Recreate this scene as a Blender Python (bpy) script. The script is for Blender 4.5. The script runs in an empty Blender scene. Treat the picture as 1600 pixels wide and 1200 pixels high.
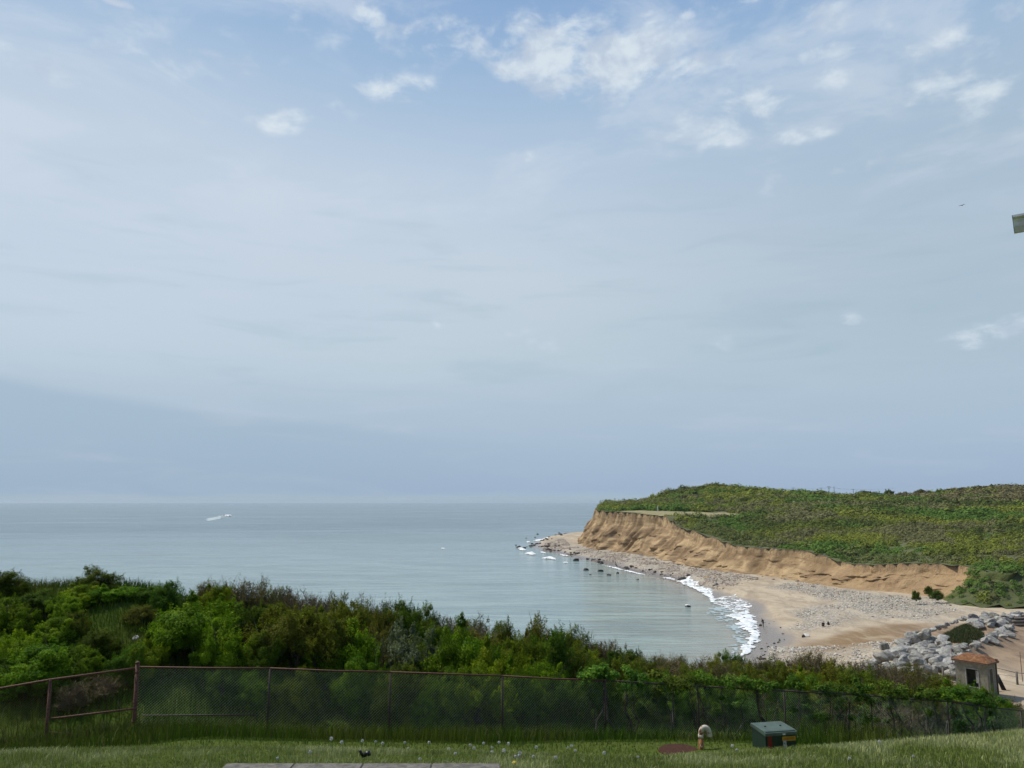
import bpy, bmesh, math, random
import numpy as np
from mathutils import Vector, Matrix
R_ = math.radians
S = bpy.context.scene
C = S.collection
rng = np.random.default_rng(7)
random.seed(7)

# ---------------------------------------------------------------- camera
F = 1202.0; PITCH = R_(8.73); EYE = 25.0
cd = bpy.data.cameras.new('camera'); cam = bpy.data.objects.new('camera', cd); C.objects.link(cam)
cd.sensor_width = 36; cd.lens = F/1600*36; cd.clip_start = .05; cd.clip_end = 80000
cam.location = (0, 0, EYE); cam.rotation_euler = (math.pi/2+PITCH, 0, 0)
S.camera = cam

def ray(px, py):
    x = (px-800)/F; y = (600-py)/F
    return np.array([x, math.cos(PITCH)-y*math.sin(PITCH), math.sin(PITCH)+y*math.cos(PITCH)])
def hit(px, py, z):
    d = ray(px, py); t = (z-EYE)/d[2]; return np.array([d[0]*t, d[1]*t, z])
def at(px, py, Y):
    d = ray(px, py); t = Y/d[1]; return np.array([d[0]*t, Y, EYE+d[2]*t])

# ---------------------------------------------------------------- light and exposure
SUN_EL, SUN_AZ = 57, -58          # azimuth measured from +Y towards +X
S.view_settings.view_transform = 'Standard'; S.view_settings.look = 'None'
S.view_settings.exposure = 0; S.view_settings.gamma = 1
sl = bpy.data.lights.new('sun', 'SUN'); sl.energy = 3.9; sl.angle = R_(1.5); sl.color = (1, .94, .84)
so = bpy.data.objects.new('sun', sl); C.objects.link(so)
sd = Vector((math.sin(R_(SUN_AZ))*math.cos(R_(SUN_EL)), math.cos(R_(SUN_AZ))*math.cos(R_(SUN_EL)), math.sin(R_(SUN_EL))))
so.rotation_euler = sd.to_track_quat('Z', 'Y').to_euler(); so.location = sd*200

def lin(c):
    return tuple(((v/255)/12.92 if v/255 <= .04045 else ((v/255+.055)/1.055)**2.4) for v in c)

W = bpy.data.worlds.new("World"); S.world = W; W.use_nodes = True
wn = W.node_tree.nodes; wl = W.node_tree.links; wn.clear()
def N(nodes, t, **k):
    n = nodes.new(t)
    for a, b in k.items(): setattr(n, a, b)
    return n
class G:
    """small helper for maths in a node tree"""
    def __init__(s, tree): s.n = tree.nodes; s.l = tree.links
    def put(s, sock, v):
        if isinstance(v, (int, float)): sock.default_value = v
        elif isinstance(v, tuple): sock.default_value = v if len(v) == len(sock.default_value) else tuple(v)+(1,)
        else: s.l.new(v, sock)
    def m(s, op, a, b=0.0, c=0.0, clamp=False):
        n = s.n.new('ShaderNodeMath'); n.operation = op; n.use_clamp = clamp
        s.put(n.inputs[0], a); s.put(n.inputs[1], b); s.put(n.inputs[2], c)
        return n.outputs[0]
    def mix(s, f, a, b, mode='MIX'):
        n = s.n.new('ShaderNodeMix'); n.data_type = 'RGBA'; n.blend_type = mode
        s.put(n.inputs[0], f); s.put(n.inputs[6], a); s.put(n.inputs[7], b)
        return n.outputs[2]
    def rng(s, v, a, b, c=0.0, d=1.0, smooth=True):
        n = s.n.new('ShaderNodeMapRange'); n.interpolation_type = 'SMOOTHSTEP' if smooth else 'LINEAR'
        s.put(n.inputs[0], v); s.put(n.inputs[1], a); s.put(n.inputs[2], b); s.put(n.inputs[3], c); s.put(n.inputs[4], d)
        return n.outputs[0]
    def noise(s, vec, scale, detail=4, rough=.55, dist=0, out=0):
        n = s.n.new('ShaderNodeTexNoise'); n.inputs['Scale'].default_value = scale
        n.inputs['Detail'].default_value = detail; n.inputs['Roughness'].default_value = rough
        n.inputs['Distortion'].default_value = dist
        if vec is not None: s.l.new(vec, n.inputs['Vector'])
        return n.outputs[out]
    def ramp(s, v, stops, interp='LINEAR'):
        n = s.n.new('ShaderNodeValToRGB'); n.color_ramp.interpolation = interp; e = n.color_ramp.elements
        while len(e) < len(stops): e.new(.5)
        for k, (p, c) in enumerate(stops): e[k].position = p; e[k].color = tuple(c)+(1,) if len(c) == 3 else c
        s.put(n.inputs[0], v); return n.outputs[0]
    def xyz(s, x, y, z):
        n = s.n.new('ShaderNodeCombineXYZ'); s.put(n.inputs[0], x); s.put(n.inputs[1], y); s.put(n.inputs[2], z); return n.outputs[0]
    def sep(s, v):
        n = s.n.new('ShaderNodeSeparateXYZ'); s.l.new(v, n.inputs[0]); return n.outputs
    def scale(s, v, f):
        n = s.n.new('ShaderNodeVectorMath'); n.operation = 'MULTIPLY'; s.l.new(v, n.inputs[0]); n.inputs[1].default_value = f; return n.outputs[0]

g = G(W.node_tree)
tc = N(wn, 'ShaderNodeTexCoord')
sx, sy, sz = g.sep(tc.outputs['Generated'])
el = g.m('ARCSINE', sz)
az = g.m('ARCTAN2', sx, sy)
zc = g.m('ADD', g.m('MAXIMUM', sz, 0), .12)
cp = g.xyz(g.m('DIVIDE', sx, zc), g.m('DIVIDE', sy, zc), 0.0)          # the cloud deck seen in perspective
big = g.noise(cp, .55, 3, .5, .3)
def elpos(py):  return (math.asin(ray(800, py)[2]/np.linalg.norm(ray(800, py))))/(math.pi/4)
base = [(785, (170, 192, 208)), (778, (168, 190, 209)), (768, (162, 184, 209)), (720, (166, 188, 212)), (640, (176, 196, 215)),
        (560, (189, 206, 219)), (430, (199, 212, 224)), (300, (191, 208, 226)), (200, (174, 197, 221)), (90, (154, 184, 217)), (0, (141, 173, 212))]
st = [(0.0, lin(base[0][1]))] + [(elpos(p), lin(c)) for p, c in base[1:]] + [(1.0, lin((96, 132, 182)))]
eln = g.m('DIVIDE', el, math.pi/4)
warp = g.m('MULTIPLY', g.m('SUBTRACT', big, .5), g.rng(eln, .08, .5, .04, .22))
skyc = g.ramp(g.m('ADD', eln, warp), st)
# brighter veil to the left, greyer to the right
skyc = g.mix(g.m('MULTIPLY', g.rng(az, .15, -.6), g.m('MULTIPLY', g.rng(eln, .12, .35), g.rng(eln, .72, .42))), skyc, lin((196, 211, 227)))
skyc = g.mix(g.m('MULTIPLY', g.rng(az, -.1, .6, 0, .55), g.m('MULTIPLY', g.rng(eln, .1, .3), g.rng(eln, .75, .5))), skyc, lin((156, 181, 201)))
# low blue-grey bank at the left with a soft slanting top
bank_top = g.m('ADD', g.m('MULTIPLY', g.m('ADD', az, .59), -.10), .135)
bank_top = g.m('ADD', bank_top, g.m('MULTIPLY', g.m('SUBTRACT', g.noise(g.xyz(az, g.m('MULTIPLY', el, 4.0), 0.0), 3, 3), .5), .035))
bd = g.m('SUBTRACT', bank_top, el)
bank = g.m('MULTIPLY', g.rng(bd, -.006, .012), g.rng(az, .15, -.35))
skyc = g.mix(g.m('MULTIPLY', bank, .6), skyc, lin((156, 181, 204)))
hb = g.m('MULTIPLY', g.rng(el, .010, .004), 1.0)
skyc = g.mix(g.m('MULTIPLY', hb, .8), skyc, lin((168, 189, 202)))
# thin streaks in the haze
strk = g.noise(g.xyz(g.m('MULTIPLY', az, 2.2), g.m('MULTIPLY', el, 15.0), 0.0), 2.2, 5, .6, .6)
skyc = g.mix(g.m('MULTIPLY', g.rng(strk, .5, .72, 0, .16), g.rng(eln, .95, .15)), skyc, lin((207, 213, 226)))
skyc = g.mix(g.m('MULTIPLY', g.rng(strk, .5, .3, 0, .22), g.m('MULTIPLY', g.rng(eln, .1, .2), g.rng(eln, .6, .4))), skyc, lin((152, 180, 196)))
cir = g.noise(g.xyz(g.m('ADD', g.m('MULTIPLY', az, 2.0), g.m('MULTIPLY', el, 1.2)), g.m('SUBTRACT', g.m('MULTIPLY', el, 5.5), g.m('MULTIPLY', az, .6)), 5.0), 1.7, 7, .62, .5)
skyc = g.mix(g.m('MULTIPLY', g.rng(cir, .47, .70, 0, .5), g.rng(eln, .3, .55)), skyc, lin((212, 222, 234)))
# broken cumulus: fbm gated by the banks of cloud that stand in the sky
cn = g.noise(cp, 7.0, 9, .62, .35)
cn2 = g.noise(g.xyz(g.m('MULTIPLY', az, 1.0), g.m('MULTIPLY', el, 1.7), 0.0), 17, 8, .6, .3)
cnn = g.m('ADD', g.m('MULTIPLY', cn, .35), g.m('MULTIPLY', cn2, .65))
blobs = [(1290, 50, 170, 60, .47), (1530, 120, 130, 90, .50), (620, 60, 150, 50, .44), (1160, 165, 130, 50, .46), (300, 60, 160, 40, .36), (865, 80, 85, 48, 1.25), (960, 95, 110, 48, 1.3), (890, 130, 60, 25, 1.1), (1060, 104, 75, 20, 1.0), (1165, 175, 70, 30, .7), (220, 90, 150, 40, .42), (60, 100, 90, 40, .45), (640, 130, 60, 18, .5), (1110, 203, 80, 30, .9), (1180, 155, 60, 30, .7), (740, 55, 50, 35, .85),
         (658, 45, 42, 18, .72), (575, 27, 30, 22, .88), (470, 22, 45, 35, .66), (340, 84, 55, 12, .78), (378, 95, 40, 20, .86), (430, 192, 60, 16, .74), (462, 184, 34, 20, .7), (600, 145, 44, 20, .88), (530, 165, 45, 18, .55),
         (12, 70, 30, 17, .9), (1300, 28, 80, 32, .66), (1300, 78, 55, 22, .76), (1452, 70, 66, 22, .9), (1470, 140, 80, 32, .62), (1545, 100, 60, 40, .6),
         (1560, 25, 50, 30, .58), (1305, 124, 34, 17, .75), (1578, 508, 45, 20, .72), (1505, 532, 36, 18, .55), (820, 246, 34, 10, .62), (1262, 210, 55, 13, .66),
         (1395, 10, 50, 22, .66), (1590, 185, 60, 45, .5), (1220, 285, 40, 30, .45), (1350, 255, 60, 20, .42), (320, 188, 30, 10, .6), (1075, 22, 18, 10, .6),
         (690, 505, 40, 16, .40), (850, 530, 90, 20, .38), (1125, 535, 22, 18, .42), (1330, 500, 20, 14, .42), (180, 4, 30, 6, .7), (1005, 22, 18, 7, .6), (1150, 5, 50, 8, .6)]
acc = None
for (px, py, rx, ry, a) in blobs:
    d = ray(px, py); a0 = math.atan2(d[0], d[1]); e0 = math.asin(d[2]/np.linalg.norm(d))
    k = np.linalg.norm(d)
    dx = g.m('DIVIDE', g.m('SUBTRACT', az, a0), rx/F/(1+((px-800)/F)**2)*1.3); dy = g.m('DIVIDE', g.m('SUBTRACT', el, e0), ry/F/k**2*1.3)
    v = g.m('MULTIPLY', g.m('POWER', 2.718, g.m('MULTIPLY', g.m('ADD', g.m('MULTIPLY', dx, dx), g.m('MULTIPLY', dy, dy)), -1.1)), a)
    acc = v if acc is None else g.m('MAXIMUM', acc, v)
dens = g.m('ADD', g.m('MULTIPLY', acc, .74), g.m('MULTIPLY', g.m('SUBTRACT', cnn, .5), 3.1))
cl = g.rng(dens, .16, .86, 0, .92)
cl = g.m('MULTIPLY', cl, g.rng(acc, .05, .5))
shade = g.noise(g.xyz(az, g.m('MULTIPLY', el, 1.5), 3.0), 20, 5, .55, .2)
ccol = g.mix(g.rng(shade, .35, .62), lin((190, 204, 222)), lin((221, 232, 240)))
skyc = g.mix(cl, skyc, ccol)
# below the horizon (seen by nothing but bounce light)
skyc = g.mix(g.m('MULTIPLY', g.rng(sy, .25, -.35), .45), skyc, lin((70, 100, 145)))     # away from the sun the sky is deeper and darker
skyc = g.mix(g.rng(sz, 0, -.05), skyc, lin((120, 135, 140)))
sky = N(wn, 'ShaderNodeTexSky', sky_type='NISHITA'); sky.sun_disc = False
sky.sun_elevation = R_(SUN_EL); sky.sun_rotation = R_(SUN_AZ); sky.air_density = 1.4; sky.dust_density = 3
sc10 = g.mix(1.0, skyc, (10.0, 10.0, 10.0, 1.0), 'MULTIPLY')
fin = g.mix(.93, sky.outputs[0], sc10)
bg = N(wn, 'ShaderNodeBackground'); bg.inputs[1].default_value = .1
wo = N(wn, 'ShaderNodeOutputWorld'); wl.new(fin, bg.inputs[0]); wl.new(bg.outputs[0], wo.inputs[0])

# ---------------------------------------------------------------- helpers
def tag(o, label=None, cat=None, group=None, kind=None):
    if label: o['label'] = label
    if cat: o['category'] = cat
    if group: o['group'] = group
    if kind: o['kind'] = kind
    return o
def mesh_np(name, v, f, mats=(), attrs=None, smooth=False, mi=None):
    v = np.asarray(v, np.float32).reshape(-1, 3); f = np.asarray(f, np.int32)
    me = bpy.data.meshes.new(name); me.vertices.add(len(v)); me.vertices.foreach_set('co', v.ravel())
    k = f.shape[1]; me.loops.add(f.size); me.loops.foreach_set('vertex_index', f.ravel())
    me.polygons.add(len(f)); me.polygons.foreach_set('loop_start', np.arange(0, f.size, k, dtype=np.int32))
    me.update(calc_edges=True)
    if smooth: me.polygons.foreach_set('use_smooth', np.ones(len(f), bool))
    if mi is not None: me.polygons.foreach_set('material_index', np.asarray(mi, np.int32))
    for m in mats: me.materials.append(m)
    for n, a in (attrs or {}).items():
        a = np.asarray(a, np.float32)
        if a.ndim == 1:
            at_ = me.attributes.new(n, 'FLOAT', 'POINT'); at_.data.foreach_set('value', a)
        else:
            at_ = me.attributes.new(n, 'FLOAT_COLOR', 'POINT')
            at_.data.foreach_set('color', np.c_[a, np.ones(len(a), np.float32)].astype(np.float32).ravel())
    return me
def link(name, me, parent=None, loc=None):
    o = bpy.data.objects.new(name, me); C.objects.link(o)
    if parent: o.parent = parent
    if loc is not None: o.location = loc
    return o
def empty(name, loc=(0, 0, 0), rz=0):
    o = bpy.data.objects.new(name, None); C.objects.link(o); o.location = loc; o.rotation_euler = (0, 0, rz); o.empty_display_size = .2
    return o
class MB:
    def __init__(s): s.v = []; s.f = []
    def box(s, c, d, rz=0, rx=0):
        i = len(s.v); m = Matrix.Translation(c) @ Matrix.Rotation(rz, 4, 'Z') @ Matrix.Rotation(rx, 4, 'X')
        for z in (-.5, .5):
            for (x, y) in ((-.5, -.5), (.5, -.5), (.5, .5), (-.5, .5)): s.v.append(tuple(m @ Vector((x*d[0], y*d[1], z*d[2]))))
        s.f += [(i, i+3, i+2, i+1), (i+4, i+5, i+6, i+7)] + [(i+k, i+(k+1) % 4, i+4+(k+1) % 4, i+4+k) for k in range(4)]
        return s
    def tube(s, pts, r, n=8, cap=True):
        pts = [Vector(p) for p in pts]; rr = r if isinstance(r, (list, tuple)) else [r]*len(pts)
        i0 = len(s.v); ref = None
        for k, p in enumerate(pts):
            t = (pts[min(k+1, len(pts)-1)]-pts[max(k-1, 0)]).normalized()
            if ref is None: ref = Vector((0, 0, 1)) if abs(t.z) < .9 else Vector((1, 0, 0))
            a = t.cross(ref).normalized(); b = t.cross(a).normalized(); ref = a.cross(t) if a.length else ref
            for q in range(n):
                an = 2*math.pi*q/n; s.v.append(tuple(p+(a*math.cos(an)+b*math.sin(an))*rr[k]))
        for k in range(len(pts)-1):
            for q in range(n):
                a = i0+k*n+q; b = i0+k*n+(q+1) % n; s.f.append((a, b, b+n, a+n))
        if cap: s.f.append(tuple(i0+q for q in range(n))); s.f.append(tuple(i0+(len(pts)-1)*n+q for q in reversed(range(n))))
        return s
    def build(s, name, mat, parent=None, smooth=False, bevel=0):
        me = bpy.data.meshes.new(name); me.from_pydata(s.v, [], s.f); me.materials.append(mat)
        bm = bmesh.new(); bm.from_mesh(me); bmesh.ops.recalc_face_normals(bm, faces=bm.faces)
        if bevel: bmesh.ops.bevel(bm, geom=[e for e in bm.edges], offset=bevel, segments=2, affect='EDGES', clamp_overlap=True)
        bm.to_mesh(me); bm.free()
        if smooth: me.polygons.foreach_set('use_smooth', [True]*len(me.polygons))
        return link(name, me, parent)

def h2(ix, iy, seed):
    n = (ix.astype(np.int64)*374761393 + iy.astype(np.int64)*668265263 + seed*974711) & 0x7fffffff
    n = ((n ^ (n >> 13))*1274126177) & 0x7fffffff
    return ((n ^ (n >> 16)) & 0xffff)/65535.0
def vnoise(x, y, seed=0):
    x = np.asarray(x, float); y = np.asarray(y, float)
    ix = np.floor(x); iy = np.floor(y); fx = x-ix; fy = y-iy
    fx = fx*fx*(3-2*fx); fy = fy*fy*(3-2*fy); ix = ix.astype(np.int64); iy = iy.astype(np.int64)
    return (h2(ix, iy, seed)*(1-fx)+h2(ix+1, iy, seed)*fx)*(1-fy)+(h2(ix, iy+1, seed)*(1-fx)+h2(ix+1, iy+1, seed)*fx)*fy
def fbm(x, y, seed=0, o=4, g_=.5):
    s = 0; a = 1; t = 0
    for k in range(o): s = s+a*vnoise(np.asarray(x)*2**k, np.asarray(y)*2**k, seed+k*17); t += a; a *= g_
    return s/t
def sm(a, b, x):
    t = np.clip((x-a)/(b-a), 0, 1); return t*t*(3-2*t)
class RBF:
    def __init__(s, pts, c=1.0):
        p = np.array(pts, float); s.p = p[:, :2]; s.c = c; n = len(p)
        r = np.sqrt(((s.p[:, None]-s.p[None])**2).sum(-1)+c*c)
        A = np.zeros((n+3, n+3)); A[:n, :n] = -r; A[:n, n] = 1; A[:n, n+1:] = s.p; A[n, :n] = 1; A[n+1:, :n] = s.p.T
        s.w = np.linalg.lstsq(A, np.r_[p[:, 2], 0, 0, 0], rcond=None)[0]
    def __call__(s, x, y):
        x, y = np.broadcast_arrays(np.asarray(x, float), np.asarray(y, float)); sh = x.shape; q = np.c_[x.ravel(), y.ravel()]; out = np.empty(len(q)); n = len(s.p)
        for i in range(0, len(q), 20000):
            b = q[i:i+20000]; r = np.sqrt(((b[:, None]-s.p[None])**2).sum(-1)+s.c**2)
            out[i:i+20000] = -r@s.w[:n]+s.w[n]+b@s.w[n+1:]
        return out.reshape(sh)

# ---------------------------------------------------------------- materials
def newmat(name):
    m = bpy.data.materials.new(name); m.use_nodes = True; b = m.node_tree.nodes['Principled BSDF']; return m, b, G(m.node_tree)
def attr(gg, name, col=False):
    n = gg.n.new('ShaderNodeAttribute'); n.attribute_name = name; return n.outputs['Color' if col else 'Fac']
def objc(gg): return gg.n.new('ShaderNodeTexCoord').outputs['Object']
def wpos(gg): return gg.n.new('ShaderNodeNewGeometry').outputs['Position']
def bump(gg, b, h, s=.3, d=.05):
    n = gg.n.new('ShaderNodeBump'); n.inputs['Strength'].default_value = s; n.inputs['Distance'].default_value = d
    gg.l.new(h, n.inputs['Height']); gg.l.new(n.outputs[0], b.inputs['Normal'])
def simple(name, c1, c2, scale=8, rough=.7, bs=.2, bd=.01, metal=0, detail=5):
    m, b, q = newmat(name); v = objc(q); n = q.noise(v, scale, detail, .6)
    q.l.new(q.mix(q.rng(n, .3, .7), c1+(1,), c2+(1,)), b.inputs['Base Color']); b.inputs['Roughness'].default_value = rough
    b.inputs['Metallic'].default_value = metal
    if bs: bump(q, b, q.noise(v, scale*3, 5, .6), bs, bd)
    return m
def leafmat(name, stops, trans=.26, rough=.55, hue=.035):
    m, b, q = newmat(name); v = attr(q, 'v')
    oi = q.n.new('ShaderNodeObjectInfo')
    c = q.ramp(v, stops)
    hs = q.n.new('ShaderNodeHueSaturation'); q.l.new(c, hs.inputs['Color'])
    q.l.new(q.rng(oi.outputs['Random'], 0, 1, .5-hue, .5+hue*.6, False), hs.inputs['Hue'])
    q.l.new(q.rng(q.m('FRACT', q.m('MULTIPLY', oi.outputs['Random'], 7.31)), 0, 1, .78, 1.3, False), hs.inputs['Value'])
    q.l.new(hs.outputs[0], b.inputs['Base Color']); b.inputs['Roughness'].default_value = rough; b.inputs['Specular IOR Level'].default_value = .03
    tr = q.n.new('ShaderNodeBsdfTranslucent'); q.l.new(q.mix(1.0, hs.outputs[0], (1.25, 1.4, .55, 1), 'MULTIPLY'), tr.inputs[0])
    mx = q.n.new('ShaderNodeMixShader'); mx.inputs[0].default_value = trans
    out = m.node_tree.nodes['Material Output']; q.l.new(b.outputs[0], mx.inputs[1]); q.l.new(tr.outputs[0], mx.inputs[2]); q.l.new(mx.outputs[0], out.inputs[0])
    return m
M = {}
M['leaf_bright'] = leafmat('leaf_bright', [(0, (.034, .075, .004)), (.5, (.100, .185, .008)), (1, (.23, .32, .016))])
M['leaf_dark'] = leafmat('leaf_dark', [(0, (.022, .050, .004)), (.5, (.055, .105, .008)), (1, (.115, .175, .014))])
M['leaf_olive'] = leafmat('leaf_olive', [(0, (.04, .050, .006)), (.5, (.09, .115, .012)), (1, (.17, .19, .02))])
M['leaf_brown'] = leafmat('leaf_brown', [(0, (.042, .042, .012)), (.5, (.090, .090, .022)), (1, (.155, .15, .035))])
M['leaf_silver'] = leafmat('leaf_silver', [(0, (.05, .07, .035)), (.5, (.12, .15, .09)), (1, (.24, .27, .18))])
M['leaf_ever'] = leafmat('leaf_ever', [(0, (.008, .014, .007)), (1, (.022, .034, .014))], .1)
M['leaf_vine'] = leafmat('leaf_vine', [(0, (.02, .05, .008)), (.5, (.07, .13, .015)), (1, (.17, .25, .03))])
M['twig'] = simple('twig_bark', (.11, .080, .045), (.23, .175, .10), 30, .9)
M['twig_red'] = simple('twig_reddish', (.08, .055, .032), (.15, .105, .06), 30, .9)
M['bark'] = simple('bark', (.03, .024, .018), (.09, .075, .06), 20, .9, .5, .02)
M['rust'] = simple('rusted_pipe', (.07, .026, .014), (.17, .070, .038), 25, .75, .4, .004)
M['galv'] = simple('galvanised_wire', (.22, .29, .20), (.42, .50, .38), 10, .7, 0, 0, 0)
M['dark_rail'] = simple('weathered_rail', (.03, .025, .02), (.09, .055, .04), 25, .7, .3, .004)
M['wood'] = simple('weathered_wood', (.10, .085, .07), (.22, .19, .16), 14, .85, .4, .01)
M['slab'] = simple('pale_stone', (.075, .07, .058), (.17, .155, .135), 14, .85, .4, .01)
M['brick'] = simple('brick_paving', (.13, .06, .045), (.22, .10, .07), 12, .85, .4, .01)

# ================================================================= LAND SHAPE
fence_pts = [(-60, 1088, 18.2), (78, 1062, 18.8), (215, 1042, 19.5), (422, 1044, 20), (610, 1050, 20.7), (785, 1056, 21.5), (945, 1063, 22.6),
             (1090, 1072, 23.8), (1225, 1079, 25), (1360, 1087, 26.4), (1480, 1096, 28), (1595, 1110, 29.5), (1700, 1122, 31)]
fence_base_py = [1172, 1160, 1141, 1151, 1155, 1156, 1157, 1160, 1162, 1163, 1163, 1163, 1165]
NP = []
for (px, yt, Y), yb in zip(fence_pts, fence_base_py): NP.append(tuple(at(px, yb, Y)))
for px, yc, Yc in [(0, 1172, 10), (200, 1165, 10), (400, 1163, 10), (600, 1168, 10), (800, 1172, 10), (1000, 1178, 10), (1200, 1168, 10.5), (1400, 1158, 11.2), (1600, 1150, 12)]:
    c = at(px, yc, Yc)-np.array([0, 0, .06]); NP.append(tuple(c))
    b = at(px, 1203, 8.3)-np.array([0, 0, .03]); NP.append((b[0], 8.3, b[2])); NP.append((b[0]*.6, 4, b[2]+.5))
    m_ = at(px, yc, 13.0); NP.append((m_[0], 13.0, m_[2]-.40))
for px, yb, Y in [(300, 1158, 16), (600, 1161, 17), (900, 1165, 17), (1061, 1166, 16.5), (1097, 1172, 16), (1206, 1169, 15.5)]:
    NP.append(tuple(at(px, yb, Y)))
NP += [(-10, 0, 22.9), (0, -6, 23), (12, 0, 22.9), (0, 0, 23), (-14, -12, 23), (14, -12, 23)]
crest = [(-80, 912, 28, .3), (0, 912, 28, .2), (100, 916, 28, .1), (200, 914, 28, .1), (300, 914, 28, .8), (400, 910, 29, 1.5), (500, 925, 31, 1.6), (600, 942, 33, 1.8), (700, 965, 34, 1.8), (800, 976, 34, 1.9),
         (880, 985, 35, 1.9), (960, 1012, 37, 1.7), (1100, 1024, 42, 1.6), (1300, 1030, 44, 1.6), (1440, 1044, 42, 1.4), (1560, 1085, 38, .8), (1700, 1095, 38, .8)]
for px, py, Y, hb_ in crest:
    p = at(px, py, Y); zt = p[2]-hb_
    NP.append((p[0], Y, zt)); NP.append((p[0]*1.12, Y+7, zt-2.2)); NP.append((p[0]*1.3, Y+25, zt-14)); NP.append((p[0]*1.6, Y+60, -8)); NP.append((p[0]*1.7, Y+95, -12))
for px, py, Y in [(0, 1010, 23.5), (120, 1010, 23.5), (240, 1010, 23.5), (100, 960, 25.5)]: NP.append(tuple(at(px, py, Y)))
NR = RBF(NP, 1.2)
def Nz(x, y):
    return NR(x, y)

xw_pts = np.array([(-60, -40), (30, -10), (60, 5), (100, 24), (115, 32), (131.8, 38.9), (146.6, 46), (165.4, 50.5), (189.8, 55.8), (201.7, 55.3), (208.3, 53.8), (228, 53.5), (249, 52.4),
                   (279.9, 45.4), (319.6, 38.9), (359.7, 27.5), (400, 19), (425, 12), (440, 12), (488.8, 13), (558.8, 22.8), (626.2, 44.5), (680, 90), (720, 200), (800, 500)], float)
def xw(y): return np.interp(y, xw_pts[:, 0], xw_pts[:, 1])
def Bz(x, y):
    x = np.asarray(x, float); y = np.asarray(y, float)
    d = x-xw(y)
    z = np.where(d > 0, 3.3*(1-np.exp(-d/17.)), d*.07)
    z = z+1.0*sm(45, 80, d)*sm(165, 150, y) + sm(2, 10, d)*((fbm(x/9, y/9, 5)-.5)*.35+(fbm(x/2.2, y/2.2, 8)-.5)*.12)
    z = z+.35*sm(4, 6, d)*sm(11, 7, d)*sm(150, 170, y)
    return np.maximum(z, -6)
toe = [(900, 140), (500, 149), (300, 152), (180, 154), (130, 157), (106, 161), (95, 167), (96, 178), (99, 187), (95, 193), (88, 199), (84, 209), (81, 223), (78, 241), (72, 254), (65.5, 268), (62, 285),
       (60.5, 303), (58.5, 325), (55, 344), (49, 358), (42, 374), (39, 390), (37, 407), (37, 430), (41, 465), (47, 510), (55, 560), (70, 610), (110, 650), (200, 690), (450, 720), (900, 720)]
def chaikin(p, n):
    p = np.array(p, float)
    for _ in range(n):
        q = np.empty((2*len(p)-2, 2)); q[0::2] = p[:-1]*.75+p[1:]*.25; q[1::2] = p[:-1]*.25+p[1:]*.75; p = np.vstack([p[:1], q, p[-1:]])
    return p
toeS = chaikin(toe, 2)
def resample(p, step):
    L = np.r_[0, np.cumsum(np.hypot(*np.diff(p, axis=0).T))]; n = int(L[-1]/step); t = np.linspace(0, L[-1], n+1)
    return np.c_[np.interp(t, L, p[:, 0]), np.interp(t, L, p[:, 1])]
tp = [(102, 172, 9.2), (110, 190, 9.8), (98.5, 201, 9.4), (93, 215, 8.9), (90, 230, 10), (84, 250, 10), (78, 270, 10.8), (75, 285, 12), (74, 300, 13.0), (73, 320, 14.2), (71, 333, 15.0), (71, 343, 18.6), (69, 348, 19), (63, 360, 19.5), (58, 378, 20),
      (46, 420, 20.5), (45, 440, 21), (47, 470, 22), (54, 510, 22), (65, 560, 20), (85, 600, 18), (125, 636, 16), (205, 672, 14), (450, 700, 16),
      (90, 366, 19.5), (110, 372, 19.4), (100, 388, 20), (84, 352, 19.2), (84, 338, 16.2), (60, 480, 21.8), (86, 515, 24.0), (96, 530, 25.2), (116, 540, 32.0), (145, 550, 34.6), (165, 550, 31.0), (185, 560, 24.6), (254, 560, 21.4),
      (305, 560, 28.6), (356, 540, 33.4), (500, 540, 36), (130, 300, 15), (130, 250, 13), (130, 205, 11.8), (140, 175, 9.6), (200, 175, 9.8), (400, 170, 11), (170, 350, 20), (250, 250, 15.5), (250, 350, 21),
      (250, 450, 25.5), (400, 300, 20), (400, 420, 28), (120, 430, 22), (150, 480, 28.5), (800, 200, 14), (800, 500, 34), (100, 620, 20), (200, 640, 22), (400, 650, 27), (80, 440, 22.5)]
LR = RBF(tp, 4)
def Lz(x, y): return LR(x, y)+(fbm(np.asarray(x)/30, np.asarray(y)/30, 31)-.5)*2.2
toeR = resample(toeS, 4.0)
def toe_dist(x, y):
    x = np.asarray(x, float); q = np.c_[x.ravel(), np.asarray(y, float).ravel()]; out = np.empty(len(q)); A = toeR[:-1]; Bq = toeR[1:]; D = Bq-A; L2 = (D**2).sum(1)
    for i in range(0, len(q), 8000):
        p = q[i:i+8000, None]-A[None]; t = np.clip((p*D).sum(-1)/L2, 0, 1); e = p-t[..., None]*D; out[i:i+8000] = np.sqrt((e**2).sum(-1).min(1))
    return out.reshape(x.shape)
def inside(x, y, P):
    x = np.asarray(x, float); y = np.asarray(y, float); r = np.zeros(x.shape, bool); n = len(P)
    for i in range(n):
        (x1, y1), (x2, y2) = P[i], P[(i+1) % n]
        if y1 == y2: continue
        c = ((y1 > y) != (y2 > y)) & (x < (x2-x1)*(y-y1)/(y2-y1)+x1); r ^= c
    return r
toeP = list(map(tuple, toeR))

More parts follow.
